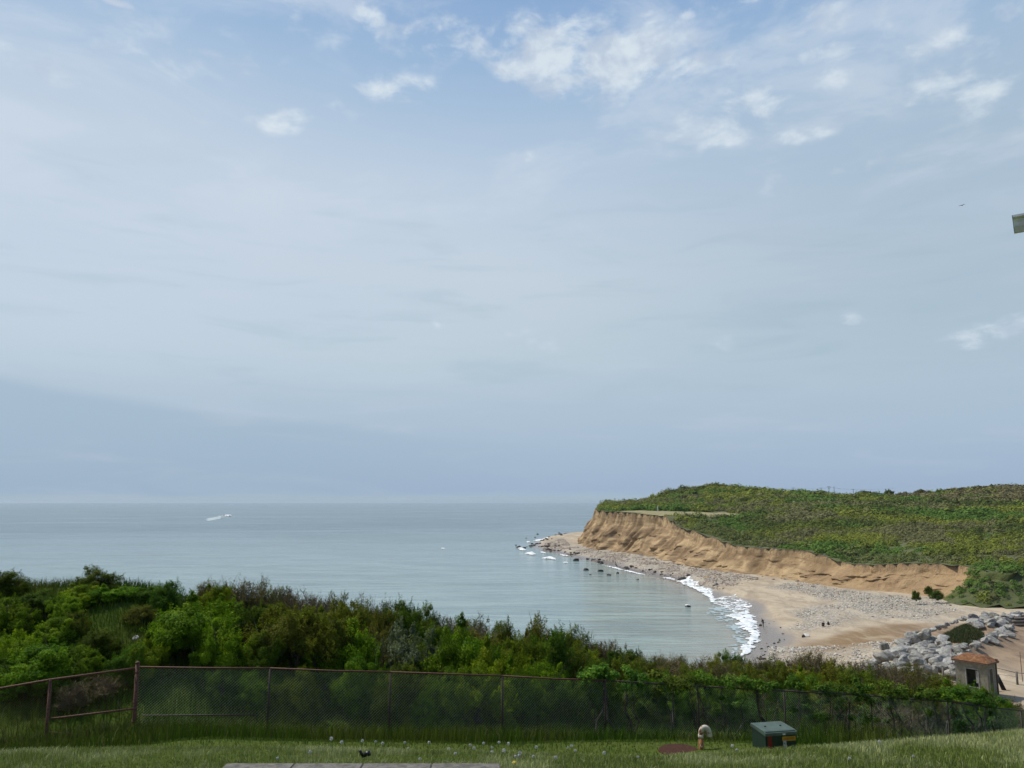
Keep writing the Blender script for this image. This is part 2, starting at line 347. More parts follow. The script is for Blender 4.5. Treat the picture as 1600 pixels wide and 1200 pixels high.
# ================================================================= SEA
def sea_mat():
    m, b, q = newmat('sea_water'); p = wpos(q); x, y, z = q.sep(p)
    dist = q.m('SQRT', q.m('ADD', q.m('MULTIPLY', x, x), q.m('MULTIPLY', y, y)))
    sh = attr(q, 'shallow')
    n1 = q.noise(q.scale(p, (.004, .009, 0)), 1, 5, .6, .4)
    n2 = q.noise(q.scale(p, (.02, .05, 0)), 1, 5, .6, .3)
    deep = q.mix(q.rng(n1, .35, .65), (.060, .110, .120, 1), (.10, .150, .155, 1))
    c = q.mix(q.rng(q.m('ADD', dist, q.m('MULTIPLY', n1, 500)), 450, 1100, 0, 1), (.25, .335, .305, 1), deep)
    c = q.mix(q.rng(n2, .42, .66, 0, .6), c, (.17, .225, .215, 1))
    c = q.mix(1.0, c, q.mix(q.rng(q.noise(q.scale(p, (.05, .28, 0)), 1, 5, .65, .5), .36, .64), (.78, .81, .84, 1), (1.10, 1.10, 1.08, 1)), 'MULTIPLY')
    c = q.mix(sh, c, (.30, .285, .235, 1))
    q.l.new(c, b.inputs['Base Color'])
    slick = q.rng(q.m('ADD', q.noise(q.scale(p, (.0026, .010, 0)), 1, 5, .65, .8), q.rng(dist, 350, 900, .12, -.05)), .46, .62)
    q.l.new(q.m('ADD', q.m('MULTIPLY', slick, -.07), .17), b.inputs['Roughness']); b.inputs['IOR'].default_value = 1.33; b.inputs['Specular IOR Level'].default_value = .5
    h = q.m('ADD', q.noise(q.scale(p, (.25, .55, 0)), 1, 6, .62), q.m('MULTIPLY', q.noise(q.scale(p, (.035, .13, 0)), 1, 5, .6), 4.0))
    n = q.n.new('ShaderNodeBump'); n.inputs['Distance'].default_value = 1.0
    q.l.new(q.m('MULTIPLY', q.m('SUBTRACT', 1.0, q.m('MULTIPLY', slick, .5)), .40), n.inputs['Strength'])
    q.l.new(h, n.inputs['Height']); q.l.new(n.outputs[0], b.inputs['Normal'])
    return m
xs = np.unique(np.r_[-25000, -12000, -5000, -2500, -1200, -600, -300, np.arange(-150, 121, 2.5), 200, 400, 1000, 5000, 12000, 25000])
ys = np.unique(np.r_[-200, 0, 30, np.arange(60, 720, 3.0), 900, 1300, 2500, 6000, 15000, 38000])
X, Yg = np.meshgrid(xs, ys); near_ = (np.abs(X) < 160) & (Yg > 50) & (Yg < 730)
dw = xw(Yg)-X
shal = np.where(near_, np.clip(1-dw/(16+8*sm(240, 180, Yg)), 0, 1)**1.6*sm(330, 230, Yg)*.9+np.clip(1-dw/6, 0, 1)*.3, 0)
shal = np.clip(shal*(.7+.6*fbm(X/6, Yg/10, 77)), 0, 1)
Zs = np.where(near_, (fbm(X/9, Yg/5, 3)-.5)*.12, 0)
def grid_faces(nr, nc):
    i = np.arange(nr*nc).reshape(nr, nc); return np.c_[i[:-1, :-1].ravel(), i[:-1, 1:].ravel(), i[1:, 1:].ravel(), i[1:, :-1].ravel()]
sea = link('sea', mesh_np('sea', np.c_[X.ravel(), Yg.ravel(), Zs.ravel()], grid_faces(*X.shape), [sea_mat()], {'shallow': shal.ravel()}, True)); tag(sea, kind='structure')

# ================================================================= BEACH
def beach_mat():
    m, b, q = newmat('beach_sand'); p = wpos(q)
    n1 = q.noise(q.scale(p, (.09, .05, .1)), 1, 6, .62, .5); n2 = q.noise(p, 1.3, 6, .7); n3 = q.noise(q.scale(p, (.35, .12, .3)), 1, 6, .7, .6)
    sand = q.mix(q.rng(n1, .35, .65), (.33, .26, .175, 1), (.50, .415, .29, 1))
    sand = q.mix(q.rng(n3, .46, .62, 0, .65), sand, (.27, .21, .145, 1)); sand = q.mix(q.rng(n2, .5, .75, 0, .5), sand, (.24, .19, .14, 1))
    vor = q.n.new('ShaderNodeTexVoronoi'); vor.inputs['Scale'].default_value = 2.2; q.l.new(p, vor.inputs['Vector'])
    vs = q.sep(vor.outputs['Color'])[0]
    peb = q.mix(q.rng(vs, .1, .9), (.30, .27, .22, 1), (.60, .56, .48, 1))
    peb = q.mix(q.rng(vor.outputs['Distance'], .35, .6, 0, .7), peb, (.12, .10, .08, 1))
    c = q.mix(q.m('MULTIPLY', attr(q, 'pebble'), q.rng(n3, .3, .6, .15, .85)), sand, peb)
    c = q.mix(q.m('MULTIPLY', attr(q, 'brown'), q.rng(n3, .25, .6, .3, 1)), c, (.215, .135, .060, 1))
    c = q.mix(attr(q, 'tan'), c, q.mix(q.rng(n3, .4, .65), (.29, .205, .125, 1), (.17, .115, .07, 1)))
    wet = attr(q, 'wet')
    c = q.mix(wet, c, (.22, .19, .165, 1))
    q.l.new(c, b.inputs['Base Color']); q.l.new(q.rng(wet, 0, 1, .9, .2, False), b.inputs['Roughness'])
    bump(q, b, q.m('ADD', n2, q.m('MULTIPLY', vor.outputs['Distance'], attr(q, 'pebble'))), .5, .25)
    return m
def poly_mask(x, y, pts, z, soft, amp=0, sc=6, seed=1):
    P = [tuple(hit(a, b_, z)[:2]) for a, b_ in pts]; P_ = np.array(P)
    q = np.c_[x.ravel(), y.ravel()]; A = P_; B_ = np.roll(P_, -1, 0); D = B_-A; L2 = (D**2).sum(1)+1e-9; out = np.empty(len(q))
    for i in range(0, len(q), 20000):
        p = q[i:i+20000, None]-A[None]; t = np.clip((p*D).sum(-1)/L2, 0, 1); e = p-t[..., None]*D; out[i:i+20000] = np.sqrt((e**2).sum(-1).min(1))
    ins = inside(q[:, 0], q[:, 1], P); sd_ = np.where(ins, out, -out).reshape(x.shape)
    sd_ = sd_+(fbm(x/sc, y/sc, seed)-.5)*2*amp
    return sd_ if soft is None else sm(-soft, soft, sd_)
PEB = [(1205, 912), (1260, 905), (1300, 918), (1380, 930), (1460, 935), (1500, 955), (1440, 968), (1340, 960), (1290, 972), (1235, 968), (1245, 945), (1300, 935), (1250, 922)]
PEB2 = [(852, 845), (880, 840), (893, 851), (940, 857), (1000, 863), (1060, 875), (1130, 890), (1190, 901), (1120, 912), (1040, 900), (960, 886), (880, 872), (845, 858)]
PEB3 = [(1200, 990), (1260, 998), (1340, 1000), (1400, 995), (1370, 1040), (1200, 1040)]
BRN = [(1250, 996), (1300, 978), (1380, 968), (1460, 968), (1440, 985), (1380, 998), (1300, 1003)]
ROCKP = [[(1340, 1040), (1365, 1018), (1400, 1000), (1440, 982), (1478, 998), (1518, 1020), (1505, 1040), (1440, 1046)],
         [(1500, 1014), (1535, 1000), (1574, 990), (1577, 972), (1548, 984), (1505, 1004)],
         [(1508, 962), (1545, 957), (1575, 959), (1572, 968), (1560, 976), (1535, 974), (1512, 972)]]
MOUND = [(1458, 986), (1505, 966), (1535, 976), (1538, 986), (1508, 1000), (1480, 994)]
rows = np.unique(np.r_[np.arange(56, 260, .8), np.arange(260, 480, 1.6), np.arange(480, 720, 4)])
def xr(y): return np.where(y > 165, np.interp(y, toeS[::-1][:, 1][np.argsort(toeS[::-1][:, 1])], toeS[::-1][:, 0][np.argsort(toeS[::-1][:, 1])])+5, 0)
def xright(y):
    o = np.argsort([p[1] for p in toe]); ty = np.array([toe[i][1] for i in o]); tx = np.array([toe[i][0] for i in o])
    v = np.interp(y, ty, tx)+6; return np.where(y < 150, 420, v)
tt = np.r_[np.linspace(0, .12, 14)[:-1], np.linspace(.12, 1, 150)]
Yb, Tb = np.meshgrid(rows, tt, indexing='ij')
xl = xw(Yb)-14; xrr = xright(Yb); xmid = np.minimum(xrr, 118)
Xb = np.where(Tb < .93, xl+(xmid-xl)*Tb/.93, xmid+(xrr-xmid)*(Tb-.93)/.07)
Zb = Bz(Xb, Yb)
mound = poly_mask(Xb, Yb, MOUND, 5.5, 2.2, .6, 4, 9)
pileA = np.maximum.reduce([poly_mask(Xb, Yb, P, 4.6, 2.0, .8, 3, 4) for P in ROCKP])
Zb0 = Zb.copy(); Zb = Zb+np.maximum(mound*2.0, pileA*1.1)
d_w = Xb-xw(Yb)+(fbm(Xb/7, Yb/7, 41)-.5)*7
wet = sm(1.25, .3, Zb0+(fbm(Xb/8, Yb/14, 21)-.5)*1.1)
peb = np.clip(poly_mask(Xb, Yb, PEB, 3.0, 4, 5, 8, 2)+poly_mask(Xb, Yb, PEB2, 1.8, 5, 3, 8, 3)+.5*poly_mask(Xb, Yb, PEB3, 3, 4, 5, 8, 4), 0, 1)
brn = poly_mask(Xb, Yb, BRN, 3.3, 2.5, 3, 9, 6)
tan = np.clip(sm(60, 75, Xb)*sm(150, 140, Yb)+mound, 0, 1)
beach = link('beach', mesh_np('beach', np.c_[Xb.ravel(), Yb.ravel(), Zb.ravel()], grid_faces(*Xb.shape), [beach_mat()],
             {'wet': wet.ravel(), 'pebble': peb.ravel(), 'brown': brn.ravel(), 'tan': tan.ravel()}, True)); tag(beach, kind='structure')

# ================================================================= CLIFF
def cliff_mat():
    m, b, q = newmat('cliff_clay'); p = wpos(q); u = attr(q, 'u'); h = attr(q, 'h')
    n1 = q.noise(q.scale(p, (.10, .10, .16)), 1, 6, .6, .8); n2 = q.noise(q.scale(p, (.9, .9, .35)), 1, 7, .68, .4); n3 = q.noise(q.scale(p, (.05, .05, .6)), 1, 4, .6, 1.0)
    c = q.mix(q.rng(n1, .34, .66), (.25, .18, .10, 1), (.56, .43, .25, 1))
    c = q.mix(q.rng(n3, .46, .62, 0, .6), c, (.22, .155, .10, 1))
    c = q.mix(q.rng(n2, .55, .75, 0, .45), c, (.47, .33, .18, 1))
    c = q.mix(q.m('MULTIPLY', attr(q, 'near'), .7), q.mix(q.m('MULTIPLY', q.rng(u, 0, 1, 0, 0), 0.0), q.mix(1.0, c, (.90, .84, .80, 1), 'MULTIPLY'), c), q.mix(q.rng(n2, .3, .7), (.35, .225, .115, 1), (.46, .32, .18, 1)))
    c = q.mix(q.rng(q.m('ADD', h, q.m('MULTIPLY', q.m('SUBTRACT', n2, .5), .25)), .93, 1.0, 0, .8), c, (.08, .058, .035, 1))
    c = q.mix(attr(q, 'veg'), c, (.10, .115, .04, 1))
    q.l.new(c, b.inputs['Base Color']); b.inputs['Roughness'].default_value = .95; b.inputs['Specular IOR Level'].default_value = .1
    bump(q, b, q.m('ADD', n2, q.m('MULTIPLY', q.noise(p, 2.2, 6, .7), .6)), .9, .5)
    return m
tc_ = resample(toeS, .55); sel = (tc_[:, 0] < 150); tc_ = tc_[sel]
tan_ = np.gradient(tc_, axis=0)
for _ in range(30): tan_[1:-1] = (tan_[:-2]+tan_[1:-1]+tan_[2:])/3
tan_ /= np.linalg.norm(tan_, axis=1)[:, None]; nor = np.c_[tan_[:, 1], -tan_[:, 0]]
mid_i = len(tc_)//2
if nor[mid_i, 0] < 0: nor = -nor
arc = np.r_[0, np.cumsum(np.hypot(*np.diff(tc_, axis=0).T))]
wpts_y = np.array([150, 160, 168, 178, 190, 200, 215, 245, 270, 300, 325, 336, 345, 375, 420, 480, 600, 700]); wpts_w = np.array([26, 22, 17, 11, 10, 9.5, 9, 9, 11, 12, 12, 13.5, 14, 14, 10, 9.5, 12, 14])
wc = np.interp(tc_[:, 1], wpts_y, wpts_w)
wc = wc*(.84+.20*fbm(arc/14, arc*0, 51)+.14*fbm(arc/3.5, arc*0, 52))
NV = 64; vv = np.linspace(0, 1, NV)
A_, V_ = np.meshgrid(np.arange(len(tc_)), vv, indexing='ij')
arcA = arc[A_]; wA = wc[A_]
top_xy = tc_+nor*wc[:, None]; ztop = Lz(top_xy[:, 0], top_xy[:, 1]); zbot = Bz(tc_[:, 0], tc_[:, 1])-.5
H_ = (ztop-zbot)[A_]
prof = np.interp(V_, [0, .1, .35, .60, .80, .90, .965, 1.0], [0, .04, .18, .38, .58, .70, .95, 1.0])
talus = (fbm(arcA/9, V_*0, 60)-.5)*.16
prof = prof+talus*np.sin(math.pi*V_)
prof = prof+(fbm(arcA/4.5, V_*2, 64, 3)-.5)*.22*np.sin(math.pi*np.clip(V_, 0, 1))*(V_ > .3)*np.clip((V_-.3)*3, 0, 1)
# gullies and ribs running down the face
arcW = arcA+14*fbm(arcA/23, V_*.6, 66, 2)+2.0*fbm(arcA/5, V_*2.2, 67, 2); am = .45+1.1*fbm(arcA/17, V_*1.6, 68, 2)
big_g = np.abs(fbm(arcW/10, V_*.4, 70, 3)-.5)*2*am; mid_g = np.abs(fbm(arcW/3.0, V_*.6+5, 80, 4)-.5)*2*(1.6-am); fin_g = fbm(arcW/1.0, V_*9, 90, 4)-.5
env = np.sin(math.pi*np.clip(V_*.92+.06, 0, 1))**.7
off = (big_g-.25)*8.5*env*np.clip(H_/16, .35, 1.3) + (mid_g-.25)*4.2*env*np.clip(H_/14, .35, 1.2) + fin_g*1.3*env
s_ = V_*wA+off
# a few slabs hanging out of the face
ledge = sm(.56, .66, fbm(arcA/7, V_*4.2, 95, 3))*.9*env; s_ = np.minimum(s_-ledge, wA*(V_*.72+.28))
Xc = tc_[A_, 0]+nor[A_, 0]*s_; Yc = tc_[A_, 1]+nor[A_, 1]*s_; Zc = zbot[A_]+prof*H_+fin_g*.4*env
vegc = np.clip(sm(186, 178, Yc+(fbm(Yc/2, Zc/2, 4)-.5)*6), 0, 1)
nearc = sm(235, 205, Yc)
cl_f = grid_faces(*A_.shape)[:, ::-1]
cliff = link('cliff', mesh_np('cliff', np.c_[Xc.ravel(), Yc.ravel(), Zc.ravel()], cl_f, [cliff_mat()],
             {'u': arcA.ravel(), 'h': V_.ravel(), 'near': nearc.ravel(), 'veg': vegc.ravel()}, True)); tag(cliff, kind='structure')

# ================================================================= HEADLAND (hill behind the cliff)
def hill_mat():
    m, b, q = newmat('headland_soil'); p = wpos(q); n = q.noise(p, .12, 6, .65); n2 = q.noise(p, 1.1, 5, .7)
    c = q.mix(q.rng(n, .35, .65), (.07, .085, .025, 1), (.11, .12, .045, 1)); c = q.mix(q.rng(n2, .5, .7, 0, .5), c, (.03, .03, .015, 1))
    c = q.mix(attr(q, 'grassy'), c, q.mix(q.rng(n2, .35, .65), (.20, .19, .075, 1), (.33, .28, .15, 1)))
    q.l.new(c, b.inputs['Base Color']); b.inputs['Roughness'].default_value = 1
    bump(q, b, n2, .6, .4); return m
hx = np.unique(np.r_[np.arange(28, 200, 2.0), np.arange(200, 420, 5), np.arange(420, 901, 30)]); hy = np.unique(np.r_[np.arange(150, 400, 2.0), np.arange(400, 722, 4)])
HX, HY = np.meshgrid(hx, hy); td = toe_dist(HX, HY); ins = inside(HX, HY, toeP)
wloc = np.interp(HY, wpts_y, wpts_w)
HZ = Lz(HX, HY)
dd = np.where(ins, td, 0)
HZ = np.where(HY < 182, Bz(HX, HY)+(HZ-Bz(HX, HY))*np.clip(dd/wloc, 0, 1)-.1, HZ)
GR = [(1000, 800), (1040, 798), (1105, 800), (1100, 805), (1055, 806), (1012, 804), (985, 801)]
def grassy_mask(x, y):
    return sm(-1.5, 1.5, np.minimum.reduce([x-(59+(372-y)*.3), y-348.0, 392-y, 108-(y-348)*.0-x])+(fbm(x/5, y/5, 12)-.5)*6)
grs = grassy_mask(HX, HY)
fc = grid_faces(*HX.shape); keep = (ins & ((dd > wloc*.85) | (HY < 178))).ravel()[fc].all(1); fc = fc[keep]
hill = link('headland', mesh_np('headland', np.c_[HX.ravel(), HY.ravel(), HZ.ravel()], fc, [hill_mat()], {'grassy': grs.ravel()}, True)); tag(hill, kind='structure')

# ================================================================= FAR SCRUB (one mass)
def tri_cloud(cen, nrm, size, r_, fold=False):
    """one small triangle per centre, lying across its normal"""
    n = len(cen); t = r_.normal(size=(n, 3)); a = np.cross(nrm, t); a /= np.linalg.norm(a, axis=1)[:, None]+1e-9; b = np.cross(nrm, a); b /= np.linalg.norm(b, axis=1)[:, None]+1e-9
    s = np.asarray(size).reshape(-1, 1)
    v = np.stack([cen+a*s, cen-a*s*.5+b*s*.8, cen-a*s*.5-b*s*.8], 1).reshape(-1, 3)
    return v, np.arange(3*n).reshape(-1, 3)
def scrub_mat(name, hz=0):
    m, b, q = newmat(name); c = attr(q, 'col', True); q.l.new(c, b.inputs['Base Color']); b.inputs['Roughness'].default_value = .8; b.inputs['Specular IOR Level'].default_value = .03
    tr = q.n.new('ShaderNodeBsdfTranslucent'); q.l.new(c, tr.inputs[0]); mx = q.n.new('ShaderNodeMixShader'); mx.inputs[0].default_value = .2
    q.l.new(b.outputs[0], mx.inputs[1]); q.l.new(tr.outputs[0], mx.inputs[2]); q.l.new(mx.outputs[0], m.node_tree.nodes['Material Output'].inputs[0]); return m
def scrub(name, n_try, region, per, r0):
    xs_, ys_ = region(n_try); d = np.hypot(xs_, ys_)
    td_ = toe_dist(xs_, ys_); in_ = inside(xs_, ys_, toeP); w_ = np.interp(ys_, wpts_y, wpts_w)
    lim = np.where(ys_ < 179, 1.0, w_*np.interp(ys_, [179, 187], [.1, 1.0])+.3)
    ok = in_ & (td_ > lim) & (grassy_mask(xs_, ys_) < .3)
    xs_, ys_, d, td_, w_ = xs_[ok], ys_[ok], d[ok], td_[ok], w_[ok]; n = len(xs_)
    z_ = Lz(xs_, ys_); dd_ = td_; z_ = np.where(dd_ < w_, Bz(xs_, ys_)+(z_-Bz(xs_, ys_))*np.clip(dd_/w_, 0, 1), z_)
    rad = (r0+d/260)*rng.uniform(.6, 1.35, n)*np.where(fbm(xs_/40, ys_/40, 14) > .56, 1.25, .85); rad *= np.clip((td_-lim[ok])/6+.45, .45, 1)
    hgt = rad*rng.uniform(.45, .78, n)
    # colour patches: olive, yellow green, fresh green, grey-brown twigs
    p1 = fbm(xs_/34, ys_/34, 101, 3)+rng.normal(0, .03, n); p2 = fbm(xs_/22, ys_/22, 102, 3)+rng.normal(0, .03, n)
    col = np.tile([.062, .078, .020], (n, 1))
    def put(mask, c): col[mask] = c
    put(p1 > .54, (.076, .095, .019)); put(p1 > .64, (.088, .102, .022)); put(p1 < .40, (.040, .055, .020)); put(p2 > .60, (.070, .074, .044)); put(p2 < .36, (.042, .080, .020))
    low = (z_ < 14) & (td_ < 24) & (ys_ < 260); put(low & (p2 > .45), (.066, .072, .040))
    put((xs_ > 150) & (d > 470) & (p2 > .42) & (xs_ > 230), (.070, .066, .044))
    put((ys_ > 185) & (ys_ < 350) & (td_ < w_+14) & (p1 < .52), (.056, .070, .030))
    put(rng.random(n) < .004, (.015, .02, .012))
    z_ = z_+(fbm(xs_/11, ys_/15, 111, 3)-.4)*2.2*np.clip((td_-lim[ok])/12, 0, 1)
    col = (col*.85+col.mean(1, keepdims=True)*np.array([.15, .15, .12]))*np.array([2.75, 2.62, 1.85])*rng.uniform(.88, 1.14, (n, 1))
    # leaf tufts over each dome
    k = per; th = rng.uniform(0, 2*math.pi, (n, k)); cz = rng.uniform(0, 1, (n, k))**.8; sr = np.sqrt(1-cz**2)
    lump = 1+.22*np.sin(th*3+rng.uniform(0, 6, (n, 1)))+rng.normal(0, .09, (n, k))
    nr = np.stack([sr*np.cos(th), sr*np.sin(th), cz], -1); cen = np.stack([xs_, ys_, z_-.25], -1)[:, None]+nr*np.stack([rad, rad, hgt*1.25], -1)[:, None]*lump[..., None]
    nn = nr+rng.normal(0, .28, nr.shape)+np.array([0, 0, .25]); size = np.repeat(rad[:, None], k, 1)*rng.uniform(.12, .25, (n, k))
    v, f = tri_cloud(cen.reshape(-1, 3), nn.reshape(-1, 3), size.ravel(), rng)
    cc = np.repeat(col, k, 0)*rng.uniform(.8, 1.22, (n*k, 1)); cc = np.repeat(cc, 3, 0)
    o = link(name, mesh_np(name, v, f, [scrub_mat(name+'_leaves')], {'col': cc}))
    return o
def reg_near(n):
    return rng.uniform(60, 260, n), rng.uniform(152, 340, n)
def reg_far(n):
    y = rng.uniform(300, 585, n); x = rng.uniform(0, 1, n)*(y*.74-30)+34; return x, y
s1 = scrub('hillside_scrub', 9500, reg_near, 110, .45); tag(s1, 'low olive and grey green scrub covering the slope behind the sandy bluff', 'scrub', kind='stuff')
s2 = scrub('hilltop_scrub', 11000, reg_far, 95, .7); tag(s2, 'far green and brown thicket covering the hilltop up to the skyline', 'scrub', kind='stuff')

# ================================================================= NEAR BLUFF AND LAWN GROUND
def bluff_mat():
    m, b, q = newmat('bluff_turf'); p = wpos(q); n = q.noise(p, .9, 6, .65); n2 = q.noise(p, 7, 6, .7)
    c = q.mix(q.rng(n, .35, .65), (.035, .06, .010, 1), (.06, .085, .018, 1)); c = q.mix(q.rng(n2, .5, .75, 0, .6), c, (.065, .055, .028, 1))
    c = q.mix(attr(q, 'lawn'), c, q.mix(q.rng(n2, .3, .7), (.05, .075, .014, 1), (.09, .115, .030, 1)))
    q.l.new(c, b.inputs['Base Color']); b.inputs['Roughness'].default_value = 1; b.inputs['Specular IOR Level'].default_value = 0; bump(q, b, n2, .7, .05); return m
gx = np.unique(np.r_[np.arange(-70, -16, 1.5), np.arange(-16, 22, .3), np.arange(22, 110, 1.5)]); gy = np.unique(np.r_[np.arange(-14, 4, 1.5), np.arange(4, 34, .3), np.arange(34, 116, 1.2)])
GX, GY = np.meshgrid(gx, gy); GZ = Nz(GX, GY)
fx_ = np.interp(GX, [at(a, b_, c)[0] for a, b_, c in fence_pts], [c for a, b_, c in fence_pts])
lawn = sm(.3, -.3, GY-fx_)
GZ = GZ+(fbm(GX/1.3, GY/1.3, 33)-.5)*.06*lawn+(fbm(GX/2.5, GY/2.5, 34)-.5)*.4*(1-lawn)*sm(fx_, fx_+2, GY)
ff = grid_faces(*GX.shape); kz = (GZ > Bz(GX, GY)-1.5) | (GY < 50); ff = ff[kz.ravel()[ff].any(1)]
bl = link('bluff', mesh_np('bluff', np.c_[GX.ravel(), GY.ravel(), GZ.ravel()], ff, [bluff_mat()], {'lawn': lawn.ravel()}, True)); tag(bl, kind='structure')
def gz(x, y): return float(NR(np.array([x]), np.array([y]))[0])
def fence_y(x): return np.interp(x, [at(a, b_, c)[0] for a, b_, c in fence_pts], [c for a, b_, c in fence_pts])

# ---- grass: mown lawn, meadow grass (stuff)
def blades(x, y, z, h, w, lean, colv, segs=2):
    n = len(x); a = rng.uniform(0, 2*math.pi, n); l = rng.uniform(0, lean, n); la = rng.uniform(0, 2*math.pi, n)
    wx, wy = np.cos(a)*w/2, np.sin(a)*w/2; tx, ty = np.cos(la)*l*h, np.sin(la)*l*h
    b0 = np.c_[x-wx, y-wy, z-.02]; b1 = np.c_[x+wx, y+wy, z-.02]; m0 = np.c_[x-wx*.7+tx*.35, y-wy*.7+ty*.35, z+h*.6]; m1 = np.c_[x+wx*.7+tx*.35, y+wy*.7+ty*.35, z+h*.6]
    t = np.c_[x+tx, y+ty, z+h*(1-l*.3)]
    v = np.stack([b0, b1, m1, m0, t], 1).reshape(-1, 3); i = np.arange(n)*5
    f = np.concatenate([np.c_[i, i+1, i+2], np.c_[i, i+2, i+3], np.c_[i+3, i+2, i+4]]); return v, f, np.repeat(colv, 5, 0)
gm = scrub_mat('grass_blades')
n = 150000; y = 8.0+5.2*rng.random(n)**1.1; x = rng.uniform(-1, 1, n)*(y*.74+1)
dens_ = fbm(x/1.2, y/1.2, 44); slabm = (x > -3.0) & (x < -.10) & (y < 8.52)
k = ~slabm & (rng.random(n) < .55+.6*dens_); x, y = x[k], y[k]; n = len(x)
pt = fbm(x/.7, y/.7, 45)[:, None]
pale = np.clip((pt-.42)*5, 0, 1); c = np.array([.17, .215, .052])*(1-pale)+np.array([.37, .40, .18])*pale
strw = rng.random(n) < .10; c[strw] = (.36, .36, .19); c *= rng.uniform(.7, 1.35, (n, 1))
v, f, c = blades(x, y, Nz(x, y), rng.uniform(.03, .085, n)*(.8+.5*pt[:, 0]), rng.uniform(.004, .009, n), .9, c)
tag(link('mown_grass', mesh_np('mown_grass', v, f, [gm], {'col': c})), 'short pale green mown grass on the near lawn', 'grass', kind='stuff')
n = 110000; y = rng.uniform(13, 31, n); x = rng.uniform(-1, 1, n)*(y*.72+1); k = y < fence_y(x)-.15; x, y = x[k], y[k]; n = len(x)
k = np.hypot(x-at(1061, 1168, 16.0)[0], (y-15.6)/1.6) > .45; x, y = x[k], y[k]; n = len(x)
c = np.tile([.105, .150, .026], (n, 1))*rng.uniform(.7, 1.35, (n, 1)); c[rng.random(n) < .06] = (.15, .15, .07)  # shade over the lower strip is painted into this darker green
v, f, c = blades(x, y, Nz(x, y), rng.uniform(.03, .08, n), rng.uniform(.008, .016, n), .8, c)
tag(link('lower_lawn_grass', mesh_np('lower_lawn_grass', v, f, [gm], {'col': c})), 'grass with painted-in shade on the lower lawn strip in front of the fence', 'grass', kind='stuff')
n = 120000; x = rng.uniform(-24, 24, n); y = fence_y(x)+rng.uniform(-.25, 1, n)**1.0*13
k = (np.abs(x) < y*.72+1) & (rng.random(n) < .25+1.2*fbm(x/2, y/2, 46)**2+.5*(x < -6)); x, y = x[k], y[k]; n = len(x)
tn = fbm(x/2.6, y/2.6, 47)[:, None]; t_ = np.clip((tn-.4)*4, 0, 1)
c = (np.array([.044, .092, .008])*(1-t_)+np.array([.080, .105, .015])*t_)*rng.uniform(.65, 1.4, (n, 1)); c[rng.random(n) < .04] = (.13, .11, .05)
hh = rng.uniform(.18, .55, n)*np.where((x > 8.5) & (x < 12) & (y < 27), 1.9, 1.0)*np.where(y > fence_y(x)+8.5, .9, 1)
v, f, c = blades(x, y, Nz(x, y), hh, rng.uniform(.010, .022, n), .75, c)
tag(link('meadow_grass', mesh_np('meadow_grass', v, f, [gm], {'col': c})), 'long rough grass growing behind the chain link fence', 'grass', kind='stuff')
# weedy fringe at the fence foot
n = 16000; x = rng.uniform(-16, 21, n); y = fence_y(x)+rng.normal(0, .16, n)
c = np.tile([.085, .115, .028], (n, 1))*rng.uniform(.6, 1.5, (n, 1)); c[rng.random(n) < .2] = (.15, .12, .07)
v, f, c = blades(x, y, Nz(x, y), rng.uniform(.08, .38, n), rng.uniform(.008, .018, n), 1.0, c)
tag(link('fence_foot_weeds', mesh_np('fence_foot_weeds', v, f, [gm], {'col': c})), 'weedy fringe of taller grass along the foot of the fence', 'grass', kind='stuff')
# marram grass on the stone-ringed mound and at the foot of the hill
P = [tuple(hit(a, b_, 5.2)[:2]) for a, b_ in MOUND]; PA = np.array(P)
n = 26000; x = rng.uniform(PA[:, 0].min(), PA[:, 0].max(), n); y = rng.uniform(PA[:, 1].min(), PA[:, 1].max(), n); k = inside(x, y, P); x, y = x[k], y[k]; n = len(x)
zz = Bz(x, y)+poly_mask(x, y, MOUND, 5.5, 2.2, .6, 4, 9)*2.0
c = np.tile([.058, .078, .026], (n, 1))*rng.uniform(.6, 1.5, (n, 1)); c[rng.random(n) < .15] = (.13, .11, .06)
v, f, c = blades(x, y, zz, rng.uniform(.3, .8, n), rng.uniform(.03, .08, n), .7, c)
tag(link('mound_grass', mesh_np('mound_grass', v, f, [gm], {'col': c})), 'dark green grass on the mound ringed by boulders', 'grass', kind='stuff')

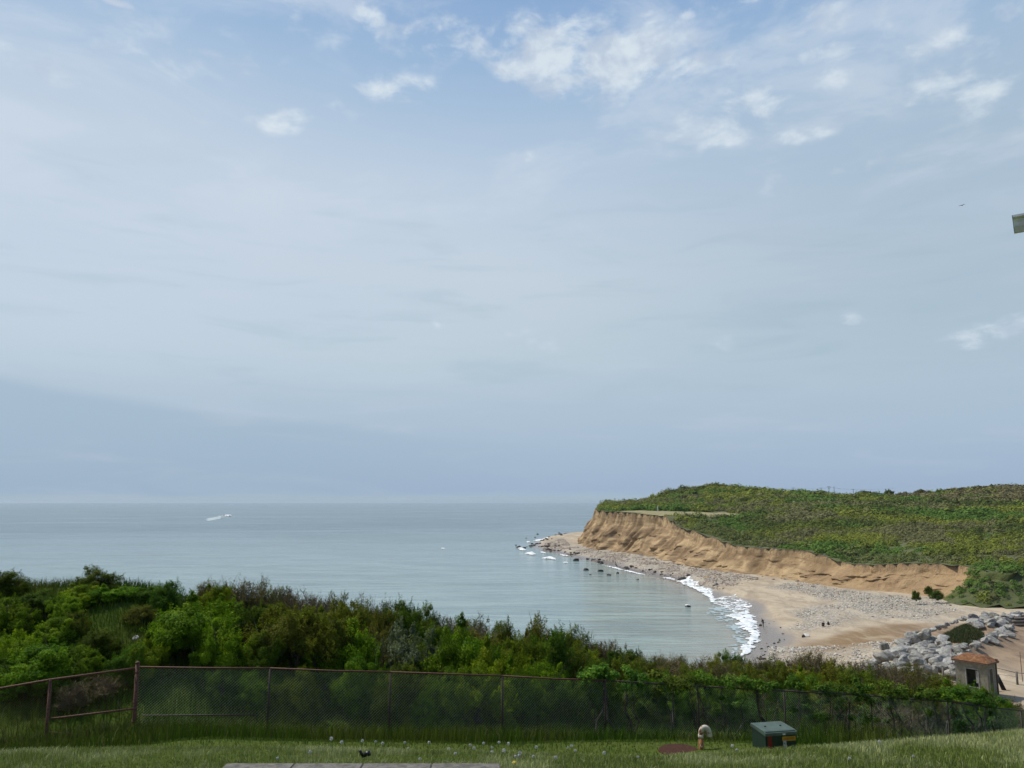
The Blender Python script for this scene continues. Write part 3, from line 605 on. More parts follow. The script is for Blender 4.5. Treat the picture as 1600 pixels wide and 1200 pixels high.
# ================================================================= SHRUB PROTOTYPES
def crown_mesh(name, mat, seed, H=1.5, ncl=80, per=130, leaf=.075, base=.12, cr=(.20, .36), up=.5, thin=1.0, dome=1.0, extra=None, open_=0):
    r = np.random.default_rng(seed); th = r.uniform(0, 2*math.pi, ncl); cz = r.uniform(-.15, 1, ncl); cz = np.sign(cz)*np.abs(cz)**.85; sr = np.sqrt(1-cz**2)
    lump = 1+.20*np.sin(2*th+r.uniform(0, 6))+.14*np.sin(3*th+r.uniform(0, 6))+r.normal(0, .15, ncl); inner = r.random(ncl) < .25; lump[inner] *= .6
    c = np.stack([sr*np.cos(th)*lump*.85, sr*np.sin(th)*lump*.85, base*H+(1-base)*H*.86*(np.clip(cz, -.15, 1)*.85+.12)*lump**.7], 1)
    rad = r.uniform(*cr, ncl); sprig = r.random(ncl) < .22; rad[sprig] *= .6; c[sprig] *= 1.03; cv = r.uniform(0, 1, ncl)
    d = r.normal(size=(ncl, per, 3)); d /= np.linalg.norm(d, axis=2)[..., None]; rr = r.uniform(.25, 1, (ncl, per, 1))**.5
    p = c[:, None]+d*rr*rad[:, None, None]*np.array([1, 1, .72])*(1+.25*r.normal(size=(ncl, per, 1))*open_)
    out = c-np.array([0, 0, H*.35]); out /= np.linalg.norm(out, axis=1)[:, None]
    nn = d*.7+out[:, None]*.6+np.array([0, 0, up])+r.normal(0, .45, d.shape); nn /= np.linalg.norm(nn, axis=2)[..., None]
    ns, nl = (110, 34) if per > 100 else (45, 16); ci = r.integers(0, ncl, ns); sdir = out[ci]*.7+np.array([0, 0, .55])+r.normal(0, .35, (ns, 3)); sdir /= np.linalg.norm(sdir, axis=1)[:, None]
    tl = r.uniform(.3, 1, (ns, nl, 1))*(rad[ci]*r.uniform(1.0, 1.5, ns))[:, None, None]; sp_ = c[ci][:, None]+sdir[:, None]*tl+r.normal(0, .022, (ns, nl, 3)); sn_ = r.normal(0, .6, (ns, nl, 3))+np.array([0, 0, .8]); sn_ /= np.linalg.norm(sn_, axis=2)[..., None]
    P = np.concatenate([p.reshape(-1, 3), sp_.reshape(-1, 3)]); Nn = np.concatenate([nn.reshape(-1, 3), sn_.reshape(-1, 3)]); cvv = np.concatenate([np.repeat(cv, per), np.repeat(np.clip(cv[ci]+.25, 0, 1), nl)])
    k = P[:, 2] > .02; P = P[k]; Nn = Nn[k]; n = len(P)
    t = r.normal(size=(n, 3)); a = np.cross(Nn, t); a /= np.linalg.norm(a, axis=1)[:, None]; b = np.cross(Nn, a); s = leaf*r.uniform(.6, 1.25, (n, 1))
    v = np.stack([P-a*s*.62, P+b*s*.33*thin+Nn*s*.08, P+a*s*.62-Nn*s*.12, P-b*s*.33*thin+Nn*s*.08], 1).reshape(-1, 3)
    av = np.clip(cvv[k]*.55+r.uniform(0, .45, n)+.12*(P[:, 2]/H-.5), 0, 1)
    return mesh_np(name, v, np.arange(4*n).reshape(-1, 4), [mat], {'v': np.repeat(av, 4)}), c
def stems_mesh(name, mat, seed, tips, n=16, r0=.028, fork=True, twig=0, H=1.5):
    r = random.Random(seed); mb = MB()
    for i in range(n):
        t = tips[r.randrange(len(tips))]; b = Vector((r.uniform(-.16, .16), r.uniform(-.16, .16), -.15)); e = Vector(t)
        mid = b.lerp(e, .5)+Vector((r.uniform(-.1, .1), r.uniform(-.1, .1), r.uniform(0, .15))); rad = r0*r.uniform(.6, 1.2)
        mb.tube([b, b.lerp(mid, .5)+Vector((0, 0, .06)), mid, e], [rad, rad*.8, rad*.55, rad*.2], 5, False)
        if fork:
            for _ in range(3):
                e2 = e+Vector((r.uniform(-.35, .35), r.uniform(-.35, .35), r.uniform(-.05, .3))); mb.tube([mid.lerp(e, r.uniform(0, .6)), e2], [rad*.4, rad*.12], 4, False)
    for i in range(twig):
        t = tips[r.randrange(len(tips))]; b = Vector(t)*r.uniform(.5, 1); e = b+Vector((r.uniform(-.2, .2), r.uniform(-.2, .2), r.uniform(.02, .2)))
        mb.tube([b, b.lerp(e, .5)+Vector((r.uniform(-.04, .04), r.uniform(-.04, .04), 0)), e], [.010, .007, .003], 3, False)
    me = bpy.data.meshes.new(name); me.from_pydata(mb.v, [], mb.f); me.materials.append(mat); return me
PROTO = {}
def mkproto(key, mat, seed, stemmat='bark', stems=16, twig=0, r0=.028, **kw):
    cm, tips = crown_mesh('foliage', M[mat], seed, **kw); sm_ = stems_mesh('stems', M[stemmat], seed, tips, stems, twig=twig, r0=r0); PROTO[key] = (cm, sm_, kw.get('H', 1.5))
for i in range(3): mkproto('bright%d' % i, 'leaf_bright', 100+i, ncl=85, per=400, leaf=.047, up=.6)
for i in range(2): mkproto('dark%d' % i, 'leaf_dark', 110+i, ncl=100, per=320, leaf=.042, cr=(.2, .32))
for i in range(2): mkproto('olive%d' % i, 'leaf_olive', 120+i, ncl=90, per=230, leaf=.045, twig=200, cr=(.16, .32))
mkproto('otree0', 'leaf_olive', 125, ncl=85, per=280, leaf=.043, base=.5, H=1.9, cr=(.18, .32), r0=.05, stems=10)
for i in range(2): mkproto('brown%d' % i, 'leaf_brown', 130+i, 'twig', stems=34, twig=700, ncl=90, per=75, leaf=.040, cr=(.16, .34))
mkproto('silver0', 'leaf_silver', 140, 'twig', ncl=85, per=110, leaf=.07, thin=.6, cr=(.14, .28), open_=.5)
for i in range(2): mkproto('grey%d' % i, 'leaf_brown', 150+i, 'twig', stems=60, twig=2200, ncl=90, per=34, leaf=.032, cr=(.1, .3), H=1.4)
LOOK = {'bright': ('bright leafy shrub', 'leafy rose shrubs on the bluff'), 'dark': ('dark dense shrub', 'dark domed shrubs on the bluff'), 'olive': ('yellowish olive shrub', 'olive shrubs on the bluff'),
        'otree': ('olive crowned tree', 'small trees on the bluff'), 'brown': ('brown twiggy shrub', 'brown twiggy shrubs on the bluff'),
        'silver': ('silvery shrub', 'silver shrubs on the bluff'), 'grey': ('bare grey twiggy bush', 'bare twig bushes on the bluff')}
ORD = ['first', 'second', 'third', 'fourth', 'fifth', 'sixth', 'seventh', 'eighth', 'ninth', 'tenth', 'eleventh', 'twelfth']
SHR = []
used_proto = set()
def shrub(kind, px, py, Y, wpx, hmax=3.2, hmin=.5, sink=0):
    p = at(px, py, Y); x = float(p[0]); zg = gz(x, Y); h = min(max(p[2]-zg, hmin), hmax); depth = Y*math.cos(PITCH)+(zg-EYE)*math.sin(PITCH); w = max(wpx*depth/F, h*.85)
    zb = p[2]-h-sink if p[2]-h < zg+.3 else zg
    ks = sorted(k for k in PROTO if k.rstrip('0123456789') == kind); key = ks[len(SHR) % len(ks)]; cm, sm_, H = PROTO[key]
    o = empty('tree' if kind == 'otree' else 'shrub', (x, Y, zb), rng.uniform(0, 6.28)); o.scale = (w/2/1.0, w/2/1.0*rng.uniform(.85, 1.1), h/H)
    link('foliage', cm, o); link('stems' if kind != 'otree' else 'trunk', sm_, o)
    SHR.append((o, kind, px, py, Y, w)); return o
L_ = [  # kind, px, py(top), Y, width px
 ('dark', 8, 894, 26.5, 78), ('bright', 20, 930, 24, 70), ('bright', 30, 985, 22, 70), ('dark', 152, 889, 27, 66), ('bright', 128, 912, 26, 60), ('bright', 176, 915, 26.5, 62), ('bright', 105, 930, 25, 52),
 ('bright', 62, 1003, 21, 120), ('dark', 10, 1030, 21, 60), ('bright', 130, 1012, 21.6, 66), ('olive', 118, 955, 24, 46), ('bright', 305, 936, 23.5, 132), ('bright', 270, 962, 23, 76), ('bright', 350, 960, 22.6, 80), ('dark', 262, 910, 26.5, 60), ('dark', 232, 918, 27, 40),
 ('bright', 340, 912, 27, 50), ('brown', 372, 903, 28, 76), ('brown', 412, 905, 28.5, 70), ('grey', 450, 910, 29, 66), ('grey', 492, 919, 29.5, 60), ('brown', 330, 905, 29, 50), ('dark', 395, 950, 25, 70),
 ('otree', 448, 958, 23.5, 110), ('otree', 520, 958, 24, 96), ('bright', 478, 950, 25.5, 80), ('dark', 420, 990, 22.8, 60), ('bright', 548, 975, 24, 84), ('brown', 572, 931, 32, 56), ('brown', 595, 936, 32, 44),
 ('dark', 626, 943, 31, 58), ('olive', 560, 948, 29, 70), ('olive', 600, 955, 28, 66), ('dark', 662, 953, 33, 30), ('brown', 675, 958, 33.5, 40), ('grey', 702, 958, 34, 66), ('brown', 745, 964, 34.5, 60), ('grey', 728, 960, 35, 50),
 ('silver', 640, 984, 24.5, 84), ('silver', 622, 975, 26, 50), ('brown', 590, 982, 25, 50), ('bright', 742, 983, 25, 108), ('dark', 692, 985, 26, 60), ('bright', 700, 1000, 24, 66), ('bright', 775, 1008, 24, 80), ('bright', 756, 1040, 22.8, 100),
 ('bright', 560, 1020, 22.6, 80), ('dark', 470, 1050, 21.4, 70), ('olive', 790, 970, 34, 50), ('olive', 838, 972, 32, 84), ('dark', 862, 990, 28, 80), ('olive', 884, 984, 33, 70), ('brown', 915, 985, 36, 56), ('grey', 940, 995, 36, 50),
 ('brown', 955, 1003, 36, 40), ('dark', 820, 1003, 26, 70), ('bright', 806, 1035, 24, 60), ('olive', 900, 1012, 29, 74), ('bright', 850, 1030, 25, 60), ('dark', 930, 1046, 24.4, 70), ('dark', 960, 1020, 33, 40), ('olive', 975, 1036, 28, 66),
 ('dark', 990, 1018, 40, 50), ('grey', 1025, 1020, 42, 60), ('olive', 1010, 1030, 36, 60), ('brown', 1050, 1024, 41, 56), ('grey', 1085, 1022, 43, 70), ('brown', 1116, 1031, 36, 74), ('olive', 1075, 1040, 31, 60), ('dark', 1140, 1022, 44, 50), ('olive', 1160, 1034, 38, 60),
 ('brown', 1190, 1026, 43, 50), ('grey', 1230, 1018, 44, 60), ('brown', 1262, 1016, 44, 66), ('bright', 1254, 1047, 33, 54), ('brown', 1290, 1022, 44, 50), ('olive', 1215, 1042, 34, 60), ('olive', 1300, 1040, 36, 70), ('olive', 1343, 1043, 34, 80), ('grey', 1330, 1028, 43, 56),
 ('grey', 1370, 1030, 42, 60), ('brown', 1412, 1034, 38, 84), ('brown', 1440, 1042, 36, 66), ('grey', 1395, 1036, 36, 60), ('olive', 1470, 1056, 34, 60), ('bright', 1505, 1066, 31.5, 74), ('dark', 1530, 1078, 31, 60), ('bright', 1555, 1092, 31, 50), ('brown', 1580, 1090, 34, 50),
 ('brown', 1470, 1085, 31, 60), ('bright', 1100, 1050, 29, 60), ('bright', 1040, 1048, 27, 70), ('dark', 1000, 1052, 26.5, 60), ('olive', 1180, 1052, 30, 60), ('dark', 1130, 1064, 27, 60), ('dark', 1230, 1066, 28.5, 60), ('olive', 1290, 1066, 30, 60), ('olive', 1380, 1066, 31, 60), ('olive', 1430, 1070, 31, 60),
 ('dark', 62, 926, 25.5, 64), ('bright', 88, 962, 23.6, 60), ('olive', 222, 948, 25, 56), ('dark', 160, 985, 22.8, 60), ('dark', 205, 1012, 21.6, 56), ('bright', 235, 1000, 22, 60),
 ('grey', 55, 1040, 21, 50), ('grey', 165, 1052, 21, 60), ('grey', 120, 1060, 20.4, 60),
 ('dark', 630, 1040, 22, 70), ('dark', 800, 1060, 23, 70), ('dark', 870, 1062, 23.6, 70), ('dark', 350, 1045, 21.6, 60), ('bright', 395, 1048, 21.6, 60), ('dark', 700, 1050, 22.6, 60), ('bright', 660, 1085, 21.9, 44),
]
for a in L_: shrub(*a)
# underwood filling the thicket between the traced shrubs
sky_px = [c_[0] for c_ in crest]; sky_py = [c_[1] for c_ in crest]; sky_Y = [c_[2] for c_ in crest]
for row, fr in enumerate((.14, .38, .62, .86)):
    for px in np.arange(400, 1470, 72) if row else np.arange(430, 1470, 80):
        px = float(px+rng.uniform(-22, 22)); Ym = np.interp(px, sky_px, sky_Y); Y0 = float(fence_y(at(px, 1060, 22)[0]))+1.6; Y = Y0+(Ym-Y0)*fr+rng.uniform(-.4, .4)
        fy = np.interp(px, [q_[0] for q_ in fence_pts], [q_[1] for q_ in fence_pts]); py = fy+14+(np.interp(px, sky_px, sky_py)+10-fy-14)*fr+rng.uniform(-3, 6)
        kd = ['dark', 'bright', 'olive', 'dark', 'olive', 'brown'][int(rng.integers(6))]
        if row == 0: kd = 'dark' if px < 1230 else ['brown', 'dark', 'grey'][int(rng.integers(3))]
        if px > 980 and row >= 2: kd = ['olive', 'brown', 'grey', 'dark'][int(rng.integers(4))]
        shrub(kd, px, py, Y, rng.uniform(72, 112))
for px in np.arange(318, 1475, 36):
    px = float(px+rng.uniform(-10, 10)); Y = float(np.interp(px, sky_px, sky_Y))+rng.uniform(-.8, 1.2); kd = (['brown', 'dark', 'olive', 'grey'] if px < 1000 else ['brown', 'olive', 'grey', 'brown'])[int(rng.integers(4))]
    shrub(kd, px, float(np.interp(px, sky_px, sky_py))+rng.uniform(1, 9), Y, rng.uniform(46, 70))
# labels by kind, row and fence bay
post_px = [78, 215, 422, 610, 785, 945, 1090, 1225, 1360, 1480, 1600]
groups_ = {}
for s_i in SHR:
    o, kind, px, py, Y, w = s_i
    ib = sum(px > q_ for q_ in post_px); bay = ['left of the leaning rusty post', 'behind the rusty railed section'][ib] if ib < 2 else 'behind fence bay %s right of rusty corner' % ['one', 'two', 'three', 'four', 'five', 'six', 'seven', 'eight', 'nine', 'ten'][min(ib-2, 9)]
    fr = (Y-fence_y(o.location.x))/max(1, np.interp(px, sky_px, sky_Y)-fence_y(o.location.x)); rw = 'front row' if fr < .3 else ('middle slope' if fr < .72 else 'crest')
    groups_.setdefault((kind, rw, bay), []).append((px, s_i))
for (kind, rw, bay), lst in groups_.items():
    lst.sort(key=lambda q_: q_[0])
    for i, (px, s_i) in enumerate(lst):
        look, grp = LOOK[kind]; pos = '' if len(lst) == 1 else (', left one' if i == 0 and len(lst) == 2 else ', right one' if i == 1 and len(lst) == 2 else ', %s from left' % ORD[min(i, 11)])
        tag(s_i[0], '%s, %s %s%s' % (look, rw, bay, pos), 'tree' if kind == 'otree' else 'shrub', grp)

# ---- individual dark evergreens and grey trees on the far headland
big_cm, big_t = crown_mesh('crown', M['leaf_ever'], 201, H=1.6, ncl=50, per=60, leaf=.2); ever = (big_cm, stems_mesh('trunk', M['bark'], 201, big_t, 6, r0=.05))
def far_plant(nm, mats, px, py, Y, wpx, h, label, cat, grp=None):
    p = at(px, py, Y); zg = float(Lz(np.array([p[0]]), np.array([Y]))[0]); h_ = min(max(p[2]-zg, h*.6), h*1.6); w = wpx*Y/F
    o = empty(nm, (p[0], Y, p[2]-h_), rng.uniform(0, 6)); o.scale = (w/2, w/2, h_/1.6); link('crown', mats[0], o); link('trunk', mats[1], o); tag(o, label, cat, grp); return o
for px, py, Y, wp, h, lb in [(1086, 769, 500, 13, 6, 'nearly black evergreen on the green hilltop left of the utility poles'), (1151, 767, 505, 17, 7, 'broad dark evergreen just right of the hill summit'),
                            (1239, 790, 400, 12, 4, 'small black round evergreen on the middle of the green slope'), (1210, 793, 400, 9, 3, 'tiny dark evergreen left of the black round one')]:
    far_plant('evergreen', ever, px, py, Y, wp, h, lb, 'evergreen')
gcm, gt = crown_mesh('crown', M['leaf_brown'], 210, H=1.6, ncl=60, per=60, leaf=.13, base=.35); gtree = (gcm, stems_mesh('trunk', M['twig'], 210, gt, 14, r0=.03, twig=300))
ocm, ot = crown_mesh('crown', M['leaf_olive'], 211, H=1.6, ncl=60, per=60, leaf=.15, base=.3); otree_ = (ocm, stems_mesh('trunk', M['twig'], 211, ot, 10, r0=.03, twig=100))
for i, (px, py, wp) in enumerate([(1120, 756, 26), (1142, 760, 22), (1098, 759, 22), (1165, 764, 20), (1215, 767, 14), (1247, 767, 16), (1350, 767, 26), (1366, 769, 20), (1388, 765, 16), (1412, 769, 20), (1440, 765, 24), (1452, 768, 20), (1470, 764, 22), (1490, 763, 24), (1512, 761, 26), (1530, 759, 24),
                                  (1550, 757, 26), (1572, 757, 24), (1590, 757, 26), (1612, 757, 26), (1425, 780, 30), (1480, 782, 34), (1540, 785, 36), (1580, 778, 34), (1455, 800, 30), (1500, 800, 32)]):
    Y = 545 if py < 772 else 470-(py-778)*2.5
    far_plant('scrub_tree', gtree if px > 1330 and i % 4 else otree_, px, py, Y, wp, 4.5, ('grey brown domed tree' if px > 1330 and i % 4 else 'olive domed tree')+(' on the far skyline' if py < 772 else ' on the far slope below the skyline'), 'tree', 'domed trees along the far skyline' if py < 772 else 'domed trees below the skyline')
# small bushes at the foot of the sandy bluff
for px, py, wp, lb in [(1431, 919, 14, 'dark bush at the foot of the sandy bluff, lower left of three'), (1451, 911, 12, 'dark bush on the sand slide, topmost of three'), (1464, 918, 18, 'low dark bush beside the vegetated slope, right of three')]:
    p = hit(px, py+10, 5.0); o = empty('shrub', (p[0], p[1], 3.8), px); o.scale = (wp*p[1]/F/2, wp*p[1]/F/2, 1.3); link('foliage', PROTO['dark0'][0], o); link('stems', PROTO['dark0'][1], o); tag(o, lb, 'shrub')

# ================================================================= VINES ALONG THE FENCE RAIL
def rail_pt(px):
    a = np.array(fence_pts); Y = np.interp(px, a[:, 0], a[:, 2]); return at(px, np.interp(px, a[:, 0], a[:, 1]), Y)
def vine(px0, px1, lush, seed, label, droop=.5):
    r = np.random.default_rng(seed); p0, p1 = rail_pt(px0), rail_pt(px1); L = np.linalg.norm(p1-p0); o = empty('vine', p0); ncl = int(10+L*7*lush)
    t = r.random(ncl); c = p0+(p1-p0)*t[:, None]; c = c+np.c_[r.normal(0, .10, ncl), r.normal(.12, .16, ncl), np.where(r.random(ncl) < .70, r.uniform(-.02, .34, ncl)*lush, -r.uniform(0, 1.15, ncl)*droop)]
    per = 110; rad = r.uniform(.10, .24, ncl); d = r.normal(size=(ncl, per, 3)); d /= np.linalg.norm(d, axis=2)[..., None]
    P = (c[:, None]+d*rad[:, None, None]*r.uniform(.3, 1, (ncl, per, 1))*np.array([1.2, 1, .8])).reshape(-1, 3)-p0; Nn = d.reshape(-1, 3)*.6+np.array([0, -.2, .8])+r.normal(0, .4, (ncl*per, 3)); Nn /= np.linalg.norm(Nn, axis=1)[:, None]
    n = len(P); a = np.cross(Nn, r.normal(size=(n, 3))); a /= np.linalg.norm(a, axis=1)[:, None]; b = np.cross(Nn, a); s = .058*r.uniform(.6, 1.3, (n, 1))
    v = np.stack([P-a*s*.6, P+b*s*.42, P+a*s*.6-Nn*s*.12, P-b*s*.42], 1).reshape(-1, 3); av = np.clip(np.repeat(r.random(ncl), per)*.4+r.uniform(0, .4, n)+.35*np.clip((P[:, 2]+.1)*3, -.5, 1)*.6, 0, 1)
    link('foliage', mesh_np('foliage', v, np.arange(4*n).reshape(-1, 4), [M['leaf_vine']], {'v': np.repeat(av, 4)}), o)
    mb = MB(); rr = random.Random(seed)
    for i in range(int(2+L*2.2)):
        tt_ = rr.random(); tp_ = p0+(p1-p0)*tt_-p0; x_ = tp_[0]; gb = gz(p0[0]+x_, p0[1]+tp_[1])-p0[2]
        pts = [Vector((x_+rr.uniform(-.35, .35), tp_[1]+rr.uniform(-.1, .25), gb-.1))]
        for kk in range(1, 7):
            f_ = kk/6; q_ = Vector((x_+(pts[0].x-x_)*(1-f_)+rr.uniform(-.10, .10), tp_[1]+rr.uniform(-.07, .10), gb+(tp_[2]-gb)*f_)); pts.append(q_)
        r0_ = rr.choice([.012, .015, .02, .035]); mb.tube(pts, [r0_*(1.2-.6*k_/6) for k_ in range(7)], 5, False)
        for _ in range(4):
            q_ = pts[rr.randrange(2, 7)]; mb.tube([q_, q_+Vector((rr.uniform(-.4, .4), rr.uniform(-.1, .15), rr.uniform(-.3, .25)))], [.007, .003], 4, False)
    pts = [Vector(p0+(p1-p0)*(k_/12)-p0)+Vector((0, rr.uniform(-.03, .03), rr.uniform(-.035, .05))) for k_ in range(13)]; mb.tube(pts, .014, 5, False)
    mb.build('stems', M['bark'], o); tag(o, label, 'vine', 'vines climbing the fence'); return o
vine(905, 1005, 1.1, 1, 'bright leafy vine over the rail where the rusty rail turns dark', .15)
vine(1010, 1095, .7, 2, 'thin low vine on the rail above the white hooked pipe', .35)
vine(1100, 1215, .9, 3, 'leafy vine on the rail above the green utility box', .5)
vine(1220, 1350, 1.2, 4, 'vine with gnarled stems right of the green utility box', .8)
vine(1355, 1475, 1.1, 5, 'dense vine on the rail below the brown twiggy thicket', .7)
vine(1480, 1556, 1.3, 6, 'bright vine clump on the rail in front of the booth', .9)

# ================================================================= FENCES
def chain_panel(p0, p1, z0a, z0b, pitch=.072, r=.0022, skip=0):
    """woven diagonals between two posts, following rail and ground"""
    L = math.hypot(p1[0]-p0[0], p1[1]-p0[1]); H0 = p0[2]-z0a; H1 = p1[2]-z0b; Hm = max(H0, H1)
    V = []; Fc = []
    ux, uy = (p1[0]-p0[0])/L, (p1[1]-p0[1])/L
    def P3(s_, h_, off): f_ = s_/L; base_ = z0a+(z0b-z0a)*f_; top_ = p0[2]+(p1[2]-p0[2])*f_; return Vector((p0[0]+ux*s_-uy*off, p0[1]+uy*s_+ux*off, base_+(top_-base_)*h_/Hm))
    k = -Hm
    while k < L:
        for sgn in (1, -1):
            a, b = (k, 0), (k+Hm, Hm)
            if a[0] < 0: a = (0, -k)
            if b[0] > L: b = (L, L-k)
            if b[0]-a[0] < .03: continue
            A, B = (P3(a[0], a[1], .003), P3(b[0], b[1], .003)) if sgn > 0 else (P3(a[0], Hm-a[1], -.003), P3(b[0], Hm-b[1], -.003))
            t = (B-A).normalized(); n1_ = Vector((-uy, ux, 0)); n2_ = t.cross(n1_); i = len(V)
            for e_ in (A, B):
                for q in range(3): an = 2.094*q; V.append(tuple(e_+(n1_*math.cos(an)+n2_*math.sin(an))*(r if sgn > 0 else r*.38)))  # thinner second diagonal imitates light catching the wires in one direction only
            Fc += [(i, i+1, i+4, i+3), (i+1, i+2, i+5, i+4), (i+2, i, i+3, i+5)]
        k += pitch
    return V, Fc
o = empty('chain_link_fence', rail_pt(422)); o0 = Vector(o.location)
fp = [(rail_pt(px), px) for px in [215, 422, 610, 785, 945, 1090, 1225, 1360, 1480, 1595, 1700]]
rail = MB(); rail2 = MB(); wire = MB()
for i in range(len(fp)):
    p, px = fp[i]; zb = gz(p[0], p[1])
    if i: MB().tube([Vector((p[0], p[1], zb-.3))-o0, Vector((p[0], p[1], p[2]-.01))-o0], .027, 8).build('post', M['dark_rail'], o, True)
    if i < len(fp)-1:
        q, _ = fp[i+1]; zq = gz(q[0], q[1]); V, Fc = chain_panel(p, q, zb+.03, zq+.03, r=.0025 if px < 900 else .0021)
        mp = link('chain_mesh', mesh_np('chain_mesh', [tuple(Vector(v_)-o0) for v_ in V], Fc, [M['galv']]), o)
        mid = Vector((p+q)/2)-o0+Vector((0, 0, random.uniform(-.02, .012)))
        (rail if px < 940 else rail2).tube([Vector(p)-o0, mid, Vector(q)-o0], .021, 8)
        wire.tube([Vector((p[0], p[1], zb+.07))-o0, Vector((q[0], q[1], zq+.07))-o0], .004, 4)
rail.build('top_rail', M['rust'], o, True); rail2.build('top_rail', M['dark_rail'], o, True); wire.build('tension_wire', M['dark_rail'], o)
V_ = at(222, 1118, 19.55); V2_ = at(400, 1117, 19.95); MB().tube([Vector(V_)-o0, Vector(V2_)-o0], .016, 8).build('lower_rail', M['dark_rail'], o, True)
tag(o, 'long chain link fence with dark top rail running across in front of the thicket', 'fence')

o = empty('rusty_railed_fence', (at(215, 1141, 19.5))); o0 = Vector(o.location)
pA = Vector(at(215, 1036, 19.45)); pb = Vector(at(209, 1142, 19.45)); MB().tube([pb-Vector((0, 0, .3))-o0, pb-o0, pA-o0], .048, 12).build('corner_post', M['rust'], o, True)
MB().tube([pA-o0-Vector((0, 0, .01)), pA-o0+Vector((0, 0, .02)), pA-o0+Vector((0, 0, .045))], [.052, .05, .015], 12).build('post_cap', M['rust'], o, True)
for f_ in (.14, .58, .86):
    c = pA.lerp(pb, f_)-o0; MB().tube([c+Vector((0, 0, .02)), c-Vector((0, 0, .02))], .056, 12).build('clamp', M['rust'], o, True)
q1 = Vector(at(79, 1062, 18.8)); q2 = Vector(at(71, 1163, 18.8)); MB().tube([q2-Vector((0, 0, .3))-o0, q2-o0, q1-o0], .036, 10).build('post', M['rust'], o, True)
q0 = Vector(at(-130, 1098, 17.9)); qb = Vector(at(-132, 1190, 17.9)); MB().tube([qb-Vector((0, 0, .3))-o0, q0-o0], .036, 10).build('post', M['rust'], o, True)
MB().tube([Vector(at(212, 1044, 19.45))-o0, q1-o0, q0-o0], .026, 8).build('top_rail', M['rust'], o, True)
MB().tube([Vector(at(212, 1107, 19.42))-o0, Vector(at(79, 1123, 18.78))-o0], .022, 8).build('middle_rail', M['rust'], o, True)
MB().tube([Vector(at(74, 1143, 18.8))-o0, Vector(at(130, 1148, 19.0))-o0, Vector(at(196, 1150, 19.4))-o0], .007, 6).build('bottom_wire', M['rust'], o, True)
MB().tube([Vector(at(184, 1095, 19.3))-o0, Vector(at(187, 1106, 19.3))-o0, Vector(at(184, 1119, 19.3))-o0], .007, 5).build('bent_wire', M['dark_rail'], o, True)
for a_, b_, za, zb_ in [(q0, q1, qb.z, q2.z+.45), (q1, Vector(at(211, 1044, 19.45)), q2.z+.55, pb.z+.5)]:
    V, Fc = chain_panel(tuple(a_), tuple(b_), za, zb_, r=.0016); link('chain_mesh', mesh_np('chain_mesh', [tuple(Vector(v_)-o0) for v_ in V], Fc, [M['twig']]), o)
tag(o, 'rusty pipe fence section with leaning post and middle rail at far left', 'fence')

# ================================================================= FOREGROUND OBJECTS
# paved edge at the very bottom
zs = gz(-1.7, 8.35)
pv = MB()
for i in range(4): pv.box((-2.62+i*.715, 8.42, zs-.02), (.709, .22, .10))
st_ = pv.build('stone_edging', M['slab'], None, False, .008); tag(st_, 'pale stone edging strip at the bottom of the lawn', 'edging')
pv = MB(); pv.box((-1.55, 7.1, zs-.05), (2.9, 2.4, .10)); tag(pv.build('path', M['brick'], None), kind='structure')

# manhole lid
ml = at(1061, 1168, 16.0); o = empty('manhole', (ml[0], ml[1], gz(ml[0], ml[1])-.085)); m_ring = simple('concrete', (.06, .045, .04), (.10, .08, .07), 9, .9)
m_lid = simple('brown_lid', (.045, .022, .016), (.08, .040, .028), 18, .95, .5, .006); m_lid.node_tree.nodes['Principled BSDF'].inputs['Specular IOR Level'].default_value = .05
MB().tube([(0, 0, -.25), (0, 0, .035), (0, 0, .06)], [.43, .43, .40], 36).build('ring', m_ring, o)
MB().tube([(0, 0, .055), (0, 0, .10), (0, 0, .115)], [.40, .40, .375], 36).build('lid', m_lid, o)
tag(o, 'round brown manhole lid set in the lawn beside the hooked pipe', 'manhole')

# hooked vent pipe
def pipe_mat():
    m, b, q = newmat('flaking_white_paint'); v = objc(q); n = q.noise(v, 9, 6, .65, .3); z = q.sep(v)[2]
    f_ = q.m('ADD', n, q.rng(z, .36, .02, -.04, .16)); c = q.mix(q.rng(f_, .45, .50), (.52, .49, .40, 1), q.mix(q.rng(q.noise(v, 30, 4), .35, .65), (.14, .045, .018, 1), (.36, .15, .04, 1)))
    q.l.new(c, b.inputs['Base Color']); b.inputs['Roughness'].default_value = .65; bump(q, b, f_, .4, .01); return m
pm = pipe_mat(); pp = at(1096, 1171, 16.0); o = empty('vent_pipe', (pp[0], 16.0, gz(pp[0], 16.0)-.06)); dep = 15.3/F
MB().tube([(0, 0, -.15), (0, 0, .30)], .047, 18).build('pipe', pm, o, True)
MB().tube([(0, 0, .28), (0, 0, .35)], .055, 18).build('coupling', pm, o, True)
arc_ = [(.082-.082*math.cos(t), 0, .375+.105*math.sin(t)) for t in np.linspace(0, math.pi*1.02, 15)]; MB().tube([(0, 0, .33)]+arc_+[(.168, 0, .34)], .049, 18, False).build('gooseneck', pm, o, True)
MB().tube([(.168, 0, .345), (.169, 0, .315)], .055, 18, False).build('outlet_rim', pm, o, True)
MB().tube([(0, 0, -.05), (0, 0, .03)], .07, 18).build('base_collar', M['rust'], o, True)
tag(o, 'hooked white vent pipe with flaking paint and orange rust', 'pipe')

